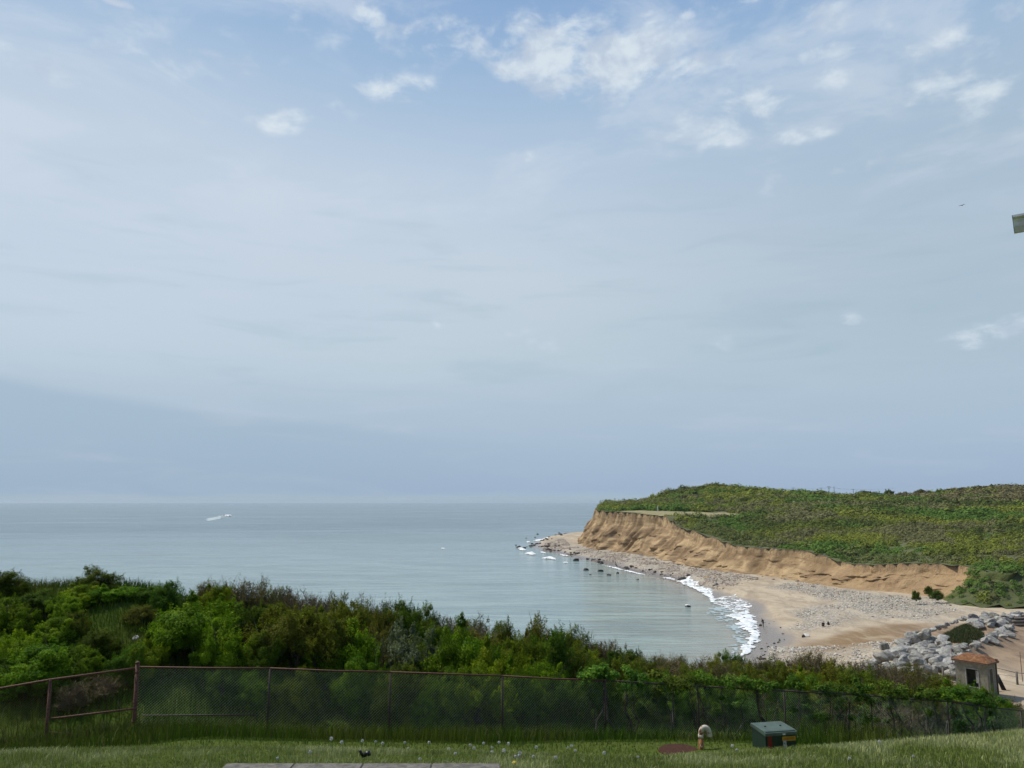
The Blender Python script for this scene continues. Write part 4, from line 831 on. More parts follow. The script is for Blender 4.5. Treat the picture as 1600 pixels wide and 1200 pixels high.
# green pad-mounted utility box
def paint(name, c, rough=.45): return simple(name, tuple(v*.75 for v in c), tuple(v*1.2 for v in c), 5, rough, .08, .004)
gb_, gt_ = paint('dark_green_paint', (.006, .024, .013), .6), paint('grey_green_lid', (.06, .095, .075), .6)
bp = at(1214, 1169, 15.5); o = empty('utility_box', (bp[0]-.02, 15.6, gz(bp[0], 15.5)-.07), R_(12)); o.scale = (.94, .94, .94); W_, D_, Hh = .67, .55, .44
b_ = MB(); b_.box((0, 0, Hh/2-.05), (W_, D_, Hh+.1)); b_.build('body', gb_, o, False, .008)
bm = bmesh.new()
prof_ = [(-D_/2-.025, Hh-.075), (-D_/2-.02, Hh-.02), (-D_/2+.05, Hh+.01), (D_/2+.02, Hh+.03), (D_/2+.02, Hh-.03), (-D_/2-.012, Hh-.08)]
vs_ = [[bm.verts.new((sx_, a, z)) for a, z in prof_] for sx_ in (-W_/2-.015, W_/2+.015)]
bm.faces.new(vs_[0]); bm.faces.new(list(reversed(vs_[1])))
for k in range(len(prof_)): k2 = (k+1) % len(prof_); bm.faces.new((vs_[0][k2], vs_[0][k], vs_[1][k], vs_[1][k2]))
bmesh.ops.recalc_face_normals(bm, faces=bm.faces); bmesh.ops.bevel(bm, geom=list(bm.edges), offset=.004, segments=2, affect='EDGES')
me = bpy.data.meshes.new('lid'); bm.to_mesh(me); bm.free(); me.materials.append(gt_); lid = link('lid', me, o)
for sx_ in (-.17, .17): MB().tube([(sx_, .02, Hh+.01), (sx_, .02, Hh+.035)], .022, 10).build('lid_bolt', gb_, lid, True)
dr = MB(); dr.box((0, -D_/2-.004, .17), (W_-.04, .008, .40)); dr.build('door', gb_, o)
yl = MB(); yl.box((.17, -D_/2-.011, Hh-.145), (.29, .004, .085)); yl.build('warning_label', paint('yellow_label', (.46, .27, .02)), o)
yb_ = MB(); yb_.box((.17, -D_/2-.0125, Hh-.145), (.245, .0035, .045)); yb_.build('label_panel', paint('amber_panel', (.36, .17, .015)), o)
rd = MB(); rd.box((-.25, -D_/2-.010, .20), (.09, .004, .40)); rd.build('red_stripe', paint('dark_red', (.16, .008, .008)), o)
wt = MB(); wt.box((.075, -D_/2-.011, .17), (.07, .004, .20)); wtag = wt.build('paper_tag', paint('pale_tag', (.42, .43, .42)), o)
tk = MB(); tk.box((.068, -D_/2-.0145, .215), (.022, .002, .016), 0); tk.box((.078, -D_/2-.0145, .195), (.010, .002, .03)); tk.box((.06, -D_/2-.0145, .15), (.03, .002, .006)); tk.build('tag_print', gb_, wtag)
sw = MB(); sw.box((.055, -D_/2-.030, Hh-.052), (.06, .004, .022), 0, R_(-6)); sw.build('lid_tag', paint('white_tag', (.6, .6, .6)), lid)
tag(o, 'dark green metal utility box with yellow label and grey green lid', 'utility box')

# scrap of black plastic
rr = random.Random(4); bm = bmesh.new(); sp = at(569, 1183, 9.0)
mb = MB(); mb.tube([(-.06, 0, .075), (-.045, 0, .068), (-.025, .005, .03), (-.012, .01, 0)], [.006, .016, .017, .012], 7); mb.tube([(.0, 0, .012), (.02, .005, .038), (.05, 0, .045), (.062, 0, .02)], [.014, .028, .026, .018], 8); mb.tube([(.045, 0, .055), (.062, 0, .078)], [.012, .003], 6)
mb.tube([(-.02, .008, .008), (.01, .008, .008)], .009, 6)
sc_ = mb.build('plastic_scrap', paint('black_plastic', (.008, .008, .009), .35), None, True); sc_.location = (sp[0], 9.0, gz(sp[0], 9.0)+.03); tag(sc_, 'crumpled scrap of black plastic in the grass above the stone edging', 'litter')

# dandelions
dm = simple('seed_fluff', (.45, .45, .42), (.65, .65, .62), 40, .95, 0); ym = simple('yellow_petals', (.62, .42, .01), (.75, .55, .02), 40, .8, 0); stm = simple('flower_stalk', (.07, .12, .03), (.12, .17, .05), 20, .7, 0)
def dandelion(px, py, Y, hgt, yellow=False):
    p = at(px, py, Y); zg = gz(p[0], Y); h = min(max(p[2]-zg, .06), .22) if not yellow else .05; o = empty('dandelion', (p[0], Y, zg)); ln = (random.uniform(-.03, .03), random.uniform(-.02, .02))
    MB().tube([(0, 0, -.02), (ln[0]*.4, ln[1]*.4, h*.6), (ln[0], ln[1], h)], .0022, 5).build('stalk', stm, o)
    r = np.random.default_rng(int(px)); d = r.normal(size=(140, 3)); d /= np.linalg.norm(d, axis=1)[:, None]
    if yellow:
        d[:, 2] = np.abs(d[:, 2])*.35; cen = np.array([ln[0], ln[1], h])+d*.022; v, f = tri_cloud(cen, d+np.array([0, 0, .8]), np.full(140, .008), r)
        link('flower_head', mesh_np('flower_head', v, f, [ym]), o)
    else:
        R0 = random.uniform(.014, .022); cen = np.array([ln[0], ln[1], h])+d*R0*r.uniform(.6, 1, (140, 1)); v, f = tri_cloud(cen, r.normal(size=(140, 3)), np.full(140, .0055), r); link('seed_head', mesh_np('seed_head', v, f, [dm]), o)
    return o
dl = [(521, 1154), (536, 1160), (633, 1161), (640, 1172), (564, 1157), (588, 1159), (600, 1162), (670, 1160), (700, 1170), (708, 1178), (738, 1164), (741, 1168), (755, 1162), (779, 1160), (784, 1172), (786, 1175), (796, 1162), (806, 1181), (809, 1180), (830, 1186), (835, 1168), (869, 1191), (890, 1168), (899, 1173), (945, 1176), (892, 1165), (1148, 1166), (1149, 1174),
      (1325, 1184), (1430, 1186), (1376, 1158), (430, 1190), (770, 1168), (765, 1186), (660, 1186), (815, 1190), (1000, 1185), (480, 1176)]
for px, py in dl: tag(dandelion(px, py, (9.9 if py < 1176 else 9.2)+random.uniform(-.5, .3), .1), 'white dandelion seed head standing in the mown grass', 'dandelion', 'dandelion clocks in the lawn')
tag(dandelion(806, 1196, 8.65, .05, True), 'yellow dandelion flower at the bottom edge of the lawn', 'dandelion')

# ================================================================= ROCKS
def rockmat(name, c1, c2, wetline=None):
    m, b, q = newmat(name); v = objc(q); oi = q.n.new('ShaderNodeObjectInfo'); n = q.noise(v, 1.6, 7, .68, .4); n2 = q.noise(v, 7, 5, .7)
    c = q.mix(q.rng(n, .3, .7), c1+(1,), c2+(1,)); c = q.mix(q.rng(n2, .55, .75, 0, .5), c, tuple(x_*.45 for x_ in c1)+(1,))
    hs = q.n.new('ShaderNodeHueSaturation'); q.l.new(c, hs.inputs['Color']); q.l.new(q.rng(oi.outputs['Random'], 0, 1, .7, 1.35, False), hs.inputs['Value'])
    q.l.new(q.rng(q.m('FRACT', q.m('MULTIPLY', oi.outputs['Random'], 5.3)), 0, 1, .5, 1.5, False), hs.inputs['Saturation'])
    q.l.new(hs.outputs[0], b.inputs['Base Color']); b.inputs['Roughness'].default_value = .85; bump(q, b, q.m('ADD', n, q.m('MULTIPLY', n2, .4)), .8, .12); return m
m_grey = rockmat('grey_granite', (.13, .128, .12), (.40, .385, .34)); m_dark = rockmat('dark_wet_rock', (.022, .022, .02), (.055, .05, .042)); m_tan = rockmat('tan_rock', (.22, .17, .12), (.42, .34, .25)); m_pale = rockmat('pale_cobble', (.34, .32, .28), (.58, .55, .50))
def rock_mesh(seed, mat, cut=7, flat=.62, sub=3):
    r = np.random.default_rng(seed); bm = bmesh.new(); bmesh.ops.create_icosphere(bm, subdivisions=sub, radius=1)
    pl = [(d/np.linalg.norm(d), r.uniform(.52, .85)) for d in r.normal(size=(cut, 3))]
    for v in bm.verts:
        p = np.array(v.co)
        for d, k in pl:
            s_ = p@d
            if s_ > k: p = p-d*(s_-k)*.92
        p *= 1+.05*r.normal()*.5; v.co = (p[0], p[1]*.82, p[2]*flat)
    me = bpy.data.meshes.new('rock'); bm.to_mesh(me); bm.free(); me.materials.append(mat); return me
RG = [rock_mesh(300+i, m_grey, 15, .7) for i in range(7)]; RD = [rock_mesh(320+i, m_dark, 6, .6, 2) for i in range(4)]; RT = [rock_mesh(340+i, m_tan, 6, .6, 2) for i in range(4)]; RP = [rock_mesh(360+i, m_pale, 6, .6, 2) for i in range(2)]
def put_rock(ms, x, y, z, s, nm, label, grp, flat=1.0):
    o = link(nm, ms[int(rng.integers(len(ms)))]); o.location = (x, y, z); o.scale = (s*rng.uniform(.8, 1.25), s*rng.uniform(.8, 1.2), s*rng.uniform(.75, 1.1)*flat); o.rotation_euler = (rng.uniform(-.35, .35), rng.uniform(-.35, .35), rng.uniform(0, 6.28)); tag(o, label, nm, grp); return o
def pile(pts, z, spacing, smin, smax, label, grp, layers=1, ms=RG, field=None):
    P = [tuple(hit(a, b_, z)[:2]) for a, b_ in pts]; A = np.array(P); got = []; t = 0
    while t < 4000:
        t += 1; x, y = rng.uniform(A[:, 0].min(), A[:, 0].max()), rng.uniform(A[:, 1].min(), A[:, 1].max())
        if not inside(np.array([x]), np.array([y]), P)[0]: continue
        if any((x-a)**2+(y-b_)**2 < spacing**2 for a, b_ in got): continue
        got.append((x, y)); s = rng.uniform(smin, smax); xa, ya = np.array([x]), np.array([y])
        h = float(Bz(xa, ya)[0]+poly_mask(xa, ya, pts, z, 2.0, .8, 3, 4)[0]*1.1); put_rock(ms, x, y, h+s*.30, s, 'boulder', label, grp)
    return got
g1 = pile(ROCKP[0], 4.6, 1.7, .75, 1.5, 'grey white boulder in the large riprap heap left of the booth', 'boulders of the large heap')
g2 = pile(ROCKP[1], 4.6, 1.5, .9, 1.45, 'pale grey boulder in the curved arm right of the grassy mound', 'boulders of the curved arm')
g3 = pile(ROCKP[2], 4.6, 1.8, .9, 1.5, 'grey boulder in the row behind the grassy mound', 'boulders behind the mound')
for i, (x, y) in enumerate(g1):
    if rng.random() < .45: put_rock(RG, x+rng.uniform(-.7, .7), y+rng.uniform(-.5, .5), float(Bz(np.array([x]), np.array([y]))[0])+rng.uniform(1.5, 2.1), rng.uniform(.7, 1.3), 'boulder', 'grey white boulder in the large riprap heap left of the booth', 'boulders of the large heap')
for px in range(1452, 1512, 7):
    p = hit(px, 985-(px-1452)*.36, 4.5); put_rock(RG, p[0], p[1], 4.4, rng.uniform(.5, .8), 'boulder', 'grey boulder in the thin line edging the mound on its sea side', 'boulders edging the mound')
# tip of the headland and waterline
LT = 'dark wet boulder in the shallows round the headland tip'; n_ = 0
for (x0, y0, x1, y1, n, smin, smax, spread) in [(812, 856, 850, 848, 17, .7, 1.5, 4), (850, 848, 886, 834, 14, .6, 1.4, 3), (846, 856, 900, 870, 20, .5, 1.3, 3), (900, 870, 1000, 893, 18, .4, 1.1, 2.5), (845, 850, 870, 862, 12, .5, 1.1, 4), (1000, 893, 1075, 906, 10, .35, .9, 2)]:
    for i in range(n):
        t = rng.random(); px = x0+(x1-x0)*t+rng.normal(0, spread); py = y0+(y1-y0)*t+rng.normal(0, spread*.45); p = hit(px, py, .1)
        z = max(float(Bz(np.array([p[0]]), np.array([p[1]]))[0]), -.15); put_rock(RD, p[0], p[1], z+.1, rng.uniform(smin, smax), 'boulder', LT if px < 905 else 'dark boulder along the waterline below the bluff', 'dark boulders round the headland tip' if px < 905 else 'dark boulders along the waterline')
for px, py, s in [(915, 891, 1.3), (938, 893, 1.4), (951, 899, .8), (965, 896, .8), (922, 898, .5), (996, 906, .6), (840, 835, 1.2), (874, 833, 1.3), (836, 840, .9), (822, 841, .7), (899, 876, 1.6), (912, 871, 1.2), (806, 852, .8)]:
    p = hit(px, py, 0); put_rock(RD, p[0], p[1], .05, s, 'boulder', 'isolated dark rock awash off the beach below the bluff', 'rocks awash off the beach')
for px, py, s, ms, lb in [(1065, 907, 1.5, RD, 'long dark boulder in the surf at the start of the white foam'), (1117, 907, 1.1, RT, 'tan boulder lying on the beach below the bluff'), (1317, 916, 1.3, RP, 'large white boulder at the foot of the bluff'), (1334, 919, .9, RP, 'smaller white boulder at the foot of the bluff'), (1255, 984, .5, RD, 'small dark stone beside a pale stone on the sand'), (1259, 983, .7, RP, 'pale stone on the sand beside a small dark one'), (213, 986, 0, RP, '')]:
    if s: p = hit(px, py, 2.5 if px > 1100 else .2); put_rock(ms, p[0], p[1], float(Bz(np.array([p[0]]), np.array([p[1]]))[0])+.15, s, 'boulder', lb, None)
p = at(213, 990, 23.6); put_rock(RP, p[0], 23.6, gz(p[0], 23.6)+.16, .11, 'rock', 'small pale stone lying in the grassy slope above the rusty fence', None)
for i in range(48):
    t = rng.random(); k = np.interp(t, [0, 1], [0, 1]); px = 880+430*t; py = np.interp(px, [880, 894, 1000, 1100, 1200, 1310], [856, 856, 867, 890, 900, 921])+rng.uniform(-2, 7); p = hit(px, py, 2.8)
    put_rock(RT, p[0], p[1], float(Bz(np.array([p[0]]), np.array([p[1]]))[0])+.05, rng.uniform(.25, .85), 'boulder', 'tan rock fallen at the foot of the bluff', 'tan rocks at the foot of the bluff')
p = hit(1075, 948, 0); put_rock(RD, p[0], p[1], .05, .95, 'boulder', 'dark rock ringed with foam alone in the bay', None)

# cobbles: thousands of small stones (stuff)
def cobbles(name, polys, n, smin, smax, colsets, label, z=2.8):
    vs_, fs_, cs_ = [], [], []
    ico = bmesh.new(); bmesh.ops.create_icosphere(ico, subdivisions=1, radius=1); iv = np.array([v.co[:] for v in ico.verts]); jf = np.array([[v.index for v in f_.verts] for f_ in ico.faces]); ico.free()
    per_ = n//len(polys)
    for pts in polys:
        P = [tuple(hit(a, b_, z)[:2]) for a, b_ in pts]; A = np.array(P); x = rng.uniform(A[:, 0].min(), A[:, 0].max(), per_*6); y = rng.uniform(A[:, 1].min(), A[:, 1].max(), per_*6)
        k = inside(x, y, P) & (rng.random(len(x)) < np.clip((fbm(x/4, y/7, 61)-.38)*4, .04, 1)); x, y = x[k][:per_], y[k][:per_]; m_ = len(x); s = rng.uniform(smin, smax, m_)*rng.uniform(.5, 1, m_)
        q = iv[None]*s[:, None, None]*np.stack([rng.uniform(.7, 1.4, m_), rng.uniform(.7, 1.3, m_), rng.uniform(.4, .8, m_)], -1)[:, None]*(1+.15*rng.normal(size=(m_, len(iv), 1)))
        q = q+np.stack([x, y, Bz(x, y)+s*.1], -1)[:, None]; cc = np.array(colsets)[rng.integers(0, len(colsets), m_)]*rng.uniform(.7, 1.25, (m_, 1))
        base_ = sum(len(v_) for v_ in vs_); fs_.append((jf[None]+(np.arange(m_)*len(iv))[:, None, None]).reshape(-1, 3)+base_); vs_.append(q.reshape(-1, 3)); cs_.append(np.repeat(cc, len(iv), 0))
    m, b, q_ = newmat(name+'_stone'); q_.l.new(attr(q_, 'col', True), b.inputs['Base Color']); b.inputs['Roughness'].default_value = .85
    return tag(link(name, mesh_np(name, np.concatenate(vs_), np.concatenate(fs_), [m], {'col': np.concatenate(cs_)})), label, 'stones', kind='stuff')
cobbles('cobbles', [PEB, PEB, PEB3], 8000, .07, .26, [(.46, .43, .37), (.58, .55, .48), (.40, .37, .32), (.15, .13, .11), (.50, .44, .34), (.52, .46, .36)], 'grey white cobbles strewn over the upper beach')
cobbles('shore_stones', [PEB2], 10000, .10, .36, [(.42, .34, .26), (.50, .42, .33), (.33, .26, .20), (.36, .27, .21), (.13, .105, .09)], 'brown pebbles and stones below the bluff')
SEA_W = [(1180, 962), (1215, 968), (1235, 985), (1225, 1010), (1190, 1028), (1178, 1018), (1196, 994)]
cobbles('seaweed', [SEA_W], 34, .12, .5, [(.035, .028, .02), (.06, .045, .03)], 'dark seaweed scraps on the wet sand', 1.0)

# ================================================================= FOAM
fm, b, q = newmat('sea_foam'); p_ = wpos(q); b.inputs['Roughness'].default_value = .7
q.l.new(q.mix(q.rng(q.noise(q.scale(p_, (.9, .5, 1)), 1, 5, .65), .35, .6), (.50, .55, .55, 1), (.84, .86, .86, 1)), b.inputs['Base Color']); bump(q, b, q.noise(p_, 2.5, 5, .7), .6, .2)
def foam(name, pts, cell, amp, sc_, thr=0, hgt=.25, lacy=0, label='', seed=5):
    P = [tuple(hit(a, b_, 0)[:2]) for a, b_ in pts]; A = np.array(P); xs_ = np.arange(A[:, 0].min()-2, A[:, 0].max()+2, cell); ys_ = np.arange(A[:, 1].min()-4, A[:, 1].max()+4, cell*1.6); X_, Y_ = np.meshgrid(xs_, ys_)
    A2 = np.roll(A, -1, 0); D = A2-A; L2 = (D**2).sum(1)+1e-9; q_ = np.c_[X_.ravel(), Y_.ravel()]; out = np.empty(len(q_))
    for i in range(0, len(q_), 20000):
        e = q_[i:i+20000, None]-A[None]; t = np.clip((e*D).sum(-1)/L2, 0, 1); e = e-t[..., None]*D; out[i:i+20000] = np.sqrt((e**2).sum(-1).min(1))
    sd_ = np.where(inside(q_[:, 0], q_[:, 1], P), out, -out).reshape(X_.shape); f_ = sd_+(fbm(X_/sc_, Y_/(sc_*1.3), seed)-.5)*2*amp
    if lacy: f_ = np.minimum(f_, (np.abs(fbm(X_/1.6, Y_/1.1, seed+3, 4)-.5)*-10+lacy))
    Z_ = .04+np.clip(f_, 0, 1.6)*hgt*(.5+fbm(X_/.9, Y_/.9, seed+1)); Z_ = np.maximum(Z_, Bz(X_, Y_)+.03)
    fc_ = grid_faces(*X_.shape); fc_ = fc_[(f_.ravel()[fc_] > thr).all(1)]; us = np.unique(fc_); mp_ = -np.ones(X_.size, int); mp_[us] = np.arange(len(us))
    o = link(name, mesh_np(name, np.c_[X_.ravel(), Y_.ravel(), Z_.ravel()][us], mp_[fc_], [fm], smooth=True)); tag(o, label or 'white surf foam washing onto the curved beach', 'foam', kind='stuff')
foam('surf', [(1128, 962), (1160, 955), (1172, 957), (1182, 966), (1188, 978), (1194, 992), (1186, 1006), (1177, 1018), (1160, 1028), (1150, 1028), (1154, 1014), (1166, 1001), (1168, 992), (1156, 984), (1150, 975), (1148, 968)], .15, 1.2, 1.6, hgt=.16, lacy=3.2, thr=.45)
foam('surf', [(1112, 934), (1152, 935), (1160, 941), (1176, 946), (1170, 952), (1172, 957), (1150, 958), (1132, 950), (1118, 944)], .16, 1.2, 2.2, lacy=1.15, hgt=.08, seed=9)
foam('surf', [(1022, 901), (1045, 904), (1062, 908), (1078, 907), (1092, 913), (1100, 920), (1114, 922), (1119, 929), (1121, 938), (1115, 944), (1107, 937), (1092, 925), (1072, 916), (1045, 906)], .18, 1.3, 2.2, seed=12, hgt=.16, lacy=3.2, thr=.45)
for i, pts in enumerate([[(808, 856), (815, 856), (822, 858), (821, 861), (812, 860)], [(819, 865), (831, 862), (839, 866), (832, 868)], [(845, 873), (858, 870), (867, 872), (871, 876), (862, 874)], [(878, 879), (886, 878), (891, 881)], [(832, 845), (846, 843), (858, 839), (862, 841), (846, 846)], [(822, 845), (828, 846), (829, 848), (824, 848)],
                         [(842, 861), (852, 863), (854, 865), (845, 864)], [(875, 866), (884, 868), (892, 869), (880, 869)], [(935, 881), (990, 894), (1020, 901), (985, 895), (940, 883)]]):
    foam('breaker', pts, .4, 1.0, 4, hgt=.35, label='small white breaker among the rocks at the headland tip', seed=20+i)
foam('breaker', [(1070, 945), (1076, 944.3), (1080, 947), (1073, 949)], .12, .3, 1, label='white foam round the lone rock in the bay', seed=40)
foam('breaker', [(688, 857), (694, 856), (697, 857.5), (690, 858)], .4, .5, 2, label='small whitecap in the open bay', seed=41)

# ================================================================= BOAT
bp = hit(350, 806.5, 0); o = empty('motorboat', (bp[0], bp[1], 0), R_(8)); o.scale = (1.25, 1.25, 1.25)
wm = paint('white_hull', (.75, .76, .76), .3); bm = bmesh.new(); secs = [(-4, 1.25, 1.0, -.3), (-1, 1.4, 1.05, -.4), (1.5, 1.2, 1.15, -.4), (3.2, .6, 1.3, -.2), (4.2, .04, 1.45, .3)]
rings = []
for x, w, t_, k in secs: rings.append([bm.verts.new(v_) for v_ in ((x, -w, t_), (x, -w*.85, .25), (x, 0, k), (x, w*.85, .25), (x, w, t_), (x, w*.8, t_-.15), (x, -w*.8, t_-.15))])
for a, b_ in zip(rings[:-1], rings[1:]):
    for k in range(7): bm.faces.new((a[k], a[(k+1) % 7], b_[(k+1) % 7], b_[k]))
bm.faces.new(rings[0]); bm.faces.new(list(reversed(rings[-1]))); bmesh.ops.recalc_face_normals(bm, faces=bm.faces); me = bpy.data.meshes.new('hull'); bm.to_mesh(me); bm.free(); me.materials.append(wm); link('hull', me, o)
MB().box((-.3, 0, 1.75), (2.2, 1.7, 1.3)).build('cabin', wm, o, False, .15); MB().box((.2, 0, 2.0), (1.26, 1.74, .45)).build('window', paint('dark_glass', (.02, .025, .03), .1), o, False, .02); MB().box((-.5, 0, 2.5), (2.8, 2.0, .08)).build('roof', wm, o, False, .03)
MB().box((-4.25, 0, .7), (.45, .5, 1.1)).build('outboard_motor', paint('motor_grey', (.08, .08, .09)), o, False, .06)
tag(o, 'small white motorboat speeding far out on the open sea', 'boat')
foam('wash', [(1104, 950), (1130, 948), (1150, 960), (1152, 975), (1168, 985), (1176, 1000), (1160, 1015), (1154, 1030), (1138, 1030), (1142, 1010), (1150, 998), (1140, 985), (1122, 968)], .3, 2.2, 4, hgt=.02, lacy=1.6, label='thin greyish wash of spent foam seaward of the surf', seed=60)
wk, b, q = newmat('wake_water'); b.inputs['Roughness'].default_value = .6; q.l.new(q.mix(.5, (.45, .52, .53, 1), (.25, .33, .34, 1)), b.inputs['Base Color'])
foam('wake', [(356, 805), (345, 805), (333, 808), (318, 813), (322, 815), (340, 812), (352, 808)], 1.6, 9, 24, label='white wake trailing behind the motorboat', seed=50, hgt=.1)
bpy.data.objects['wake'].data.materials[0] = wk; bpy.data.objects['wash'].data.materials[0] = wk
foam('bow_spray', [(347, 805.7), (361, 805.4), (362, 806.6), (348, 806.7)], 1.0, 4, 12, label='bright spray around the motorboat hull', seed=51, hgt=.9)

# ================================================================= PEOPLE
def skin_obj(name, verts, edges, radii, mat, parent, root=0, lvl=1):
    me = bpy.data.meshes.new(name); me.from_pydata(verts, edges, []); o = link(name, me, parent); o.modifiers.new('skin', 'SKIN'); sv = me.skin_vertices[0].data
    for i, r in enumerate(radii): sv[i].radius = (r, r) if not isinstance(r, tuple) else r; sv[i].use_root = (i == root)
    s_ = o.modifiers.new('sub', 'SUBSURF'); s_.levels = s_.render_levels = lvl; me.materials.append(mat); return o
skin_m = simple('skin', (.30, .17, .11), (.36, .21, .14), 9, .6, 0); blk = paint('black_jacket', (.012, .012, .014), .8); trs = paint('dark_trousers', (.018, .018, .024), .85); hairm = paint('dark_hair', (.02, .014, .01), .7)
def person(loc, rz, J, label):
    """J: joints pelvis, chest, neck, head, shoulders, elbows, wrists, hips, knees, ankles, toes"""
    o = empty('person', loc, rz); v = []; e = []; r = []
    def add(p, rad, link_=None):
        v.append(p); r.append(rad)
        if link_ is not None: e.append((link_, len(v)-1))
        return len(v)-1
    pe = add(J['pelvis'], .13); wa = add(J['waist'], .125, pe); ch = add(J['chest'], (.16, .12), wa); nk = add(J['neck'], .055, ch); hd0 = add(J['jaw'], .075, nk); hd = add(J['head'], .10, hd0); add(J['crown'], .07, hd)
    nose = Vector(J['jaw']).lerp(Vector(J['head']), .5)+Vector(J['face'])*.115; add(tuple(nose), .016, hd0)
    jk = [(list(v), list(e), list(r))]
    for s_ in (0, 1):
        sh = add(J['sh'][s_], .065, ch); el_ = add(J['el'][s_], .045, sh); wr = add(J['wr'][s_], .030, el_); d = (Vector(J['wr'][s_])-Vector(J['el'][s_])).normalized(); pm_ = Vector(J['wr'][s_])+d*.08; pa = add(tuple(pm_), .035, wr)
        sd_ = d.cross(Vector((1, 0, 0))).normalized()
        for k in range(4): f1 = add(tuple(pm_+sd_*(k-1.5)*.022+d*.04), .010, pa); add(tuple(pm_+sd_*(k-1.5)*.022+d*(.075+.01*(k in (1, 2)))+Vector((0, .012, 0))), .008, f1)
        add(tuple(Vector(J['wr'][s_])+d*.05+sd_*.055), .010, wr)
    for s_ in (0, 1):
        hp = add(J['hip'][s_], .10, pe); kn_ = add(J['kn'][s_], .065, hp); an = add(J['an'][s_], .042, kn_); add(J['toe'][s_], .035, an)
    skin_obj('body', v, e, r, skin_m, o)
    jv = [J['pelvis'], J['waist'], J['chest'], J['neck']]; je = [(0, 1), (1, 2), (2, 3)]; jr = [.155, .15, (.185, .145), .075]
    for s_ in (0, 1): i = len(jv); jv += [J['sh'][s_], J['el'][s_], J['wr'][s_]]; je += [(2, i), (i, i+1), (i+1, i+2)]; jr += [.085, .062, .045]
    skin_obj('jacket', jv, je, jr, blk, o)
    tv = [J['pelvis']]; te = []; tr_ = [.15]
    for s_ in (0, 1): i = len(tv); tv += [J['hip'][s_], J['kn'][s_], J['an'][s_]]; te += [(0, i), (i, i+1), (i+1, i+2)]; tr_ += [.12, .085, .065]
    skin_obj('trousers', tv, te, tr_, trs, o)
    for s_ in (0, 1): a_, t_ = Vector(J['an'][s_]), Vector(J['toe'][s_]); skin_obj('shoe', [tuple(a_), tuple(a_.lerp(t_, .5)-Vector((0, 0, .02))), tuple(t_)], [(0, 1), (1, 2)], [.055, .055, .045], blk, o)
    hc = Vector(J['crown'])-Vector(J['face'])*.03; skin_obj('hair', [tuple(Vector(J['head'])-Vector(J['face'])*.045), tuple(hc)], [(0, 1)], [.105, .085], hairm, o)
    tag(o, label, 'person'); return o
w_ = hit(1192.5, 976, .7)
Jw = dict(pelvis=(0, 0, .93), waist=(-.02, 0, 1.08), chest=(-.09, 0, 1.30), neck=(-.17, 0, 1.47), jaw=(-.23, 0, 1.53), head=(-.27, 0, 1.62), crown=(-.27, 0, 1.69), face=(-1, 0, -.4),
          sh=[(-.10, -.19, 1.38), (-.10, .19, 1.38)], el=[(-.02, -.24, 1.12), (-.14, .24, 1.11)], wr=[(-.10, -.22, .88), (-.28, .2, .92)], hip=[(0, -.09, .88), (0, .09, .88)], kn=[(-.06, -.10, .49), (.02, .10, .49)], an=[(-.02, -.10, .08), (.12, .10, .09)], toe=[(-.18, -.11, .03), (-.03, .11, .03)])
person((w_[0], w_[1], float(Bz(w_[:1], w_[1:2])[0])+.02), R_(10), Jw, 'person in dark clothes leaning forward, walking at the edge of the surf')
w_ = hit(1286, 969, 2.9); zz = float(Bz(w_[:1], w_[1:2])[0])
Js = dict(pelvis=(0, 0, .22), waist=(-.02, 0, .36), chest=(-.08, 0, .56), neck=(-.13, 0, .72), jaw=(-.17, 0, .77), head=(-.19, 0, .86), crown=(-.19, 0, .93), face=(-1, 0, -.2),
          sh=[(-.09, -.19, .63), (-.09, .19, .63)], el=[(-.22, -.25, .45), (-.22, .25, .45)], wr=[(-.40, -.14, .40), (-.40, .14, .40)], hip=[(-.02, -.10, .2), (-.02, .10, .2)], kn=[(-.38, -.16, .44), (-.38, .16, .44)], an=[(-.50, -.14, .09), (-.50, .14, .09)], toe=[(-.68, -.15, .04), (-.68, .15, .04)])
o = person((w_[0], w_[1], zz+.02), R_(60), Js, 'person in black sitting on the cobbles of the upper beach')
w_ = hit(1294, 967, 2.9); zz = float(Bz(w_[:1], w_[1:2])[0]); o = empty('backpack', (w_[0], w_[1], zz), .4)
bk = MB().box((0, 0, .24), (.42, .28, .48)).build('bag', paint('navy_cloth', (.02, .025, .05), .9), o, True, .08); MB().box((0, -.17, .17), (.30, .08, .24)).build('pocket', paint('dark_cloth', (.015, .016, .02), .9), o, True, .03)
MB().tube([(-.12, .15, .45), (-.13, .25, .3), (-.12, .16, .08)], .02, 6).build('strap', blk, o); MB().tube([(.12, .15, .45), (.13, .25, .3), (.12, .16, .08)], .02, 6).build('strap', blk, o); tag(o, 'dark bag standing on the cobbles right of the seated person', 'bag')

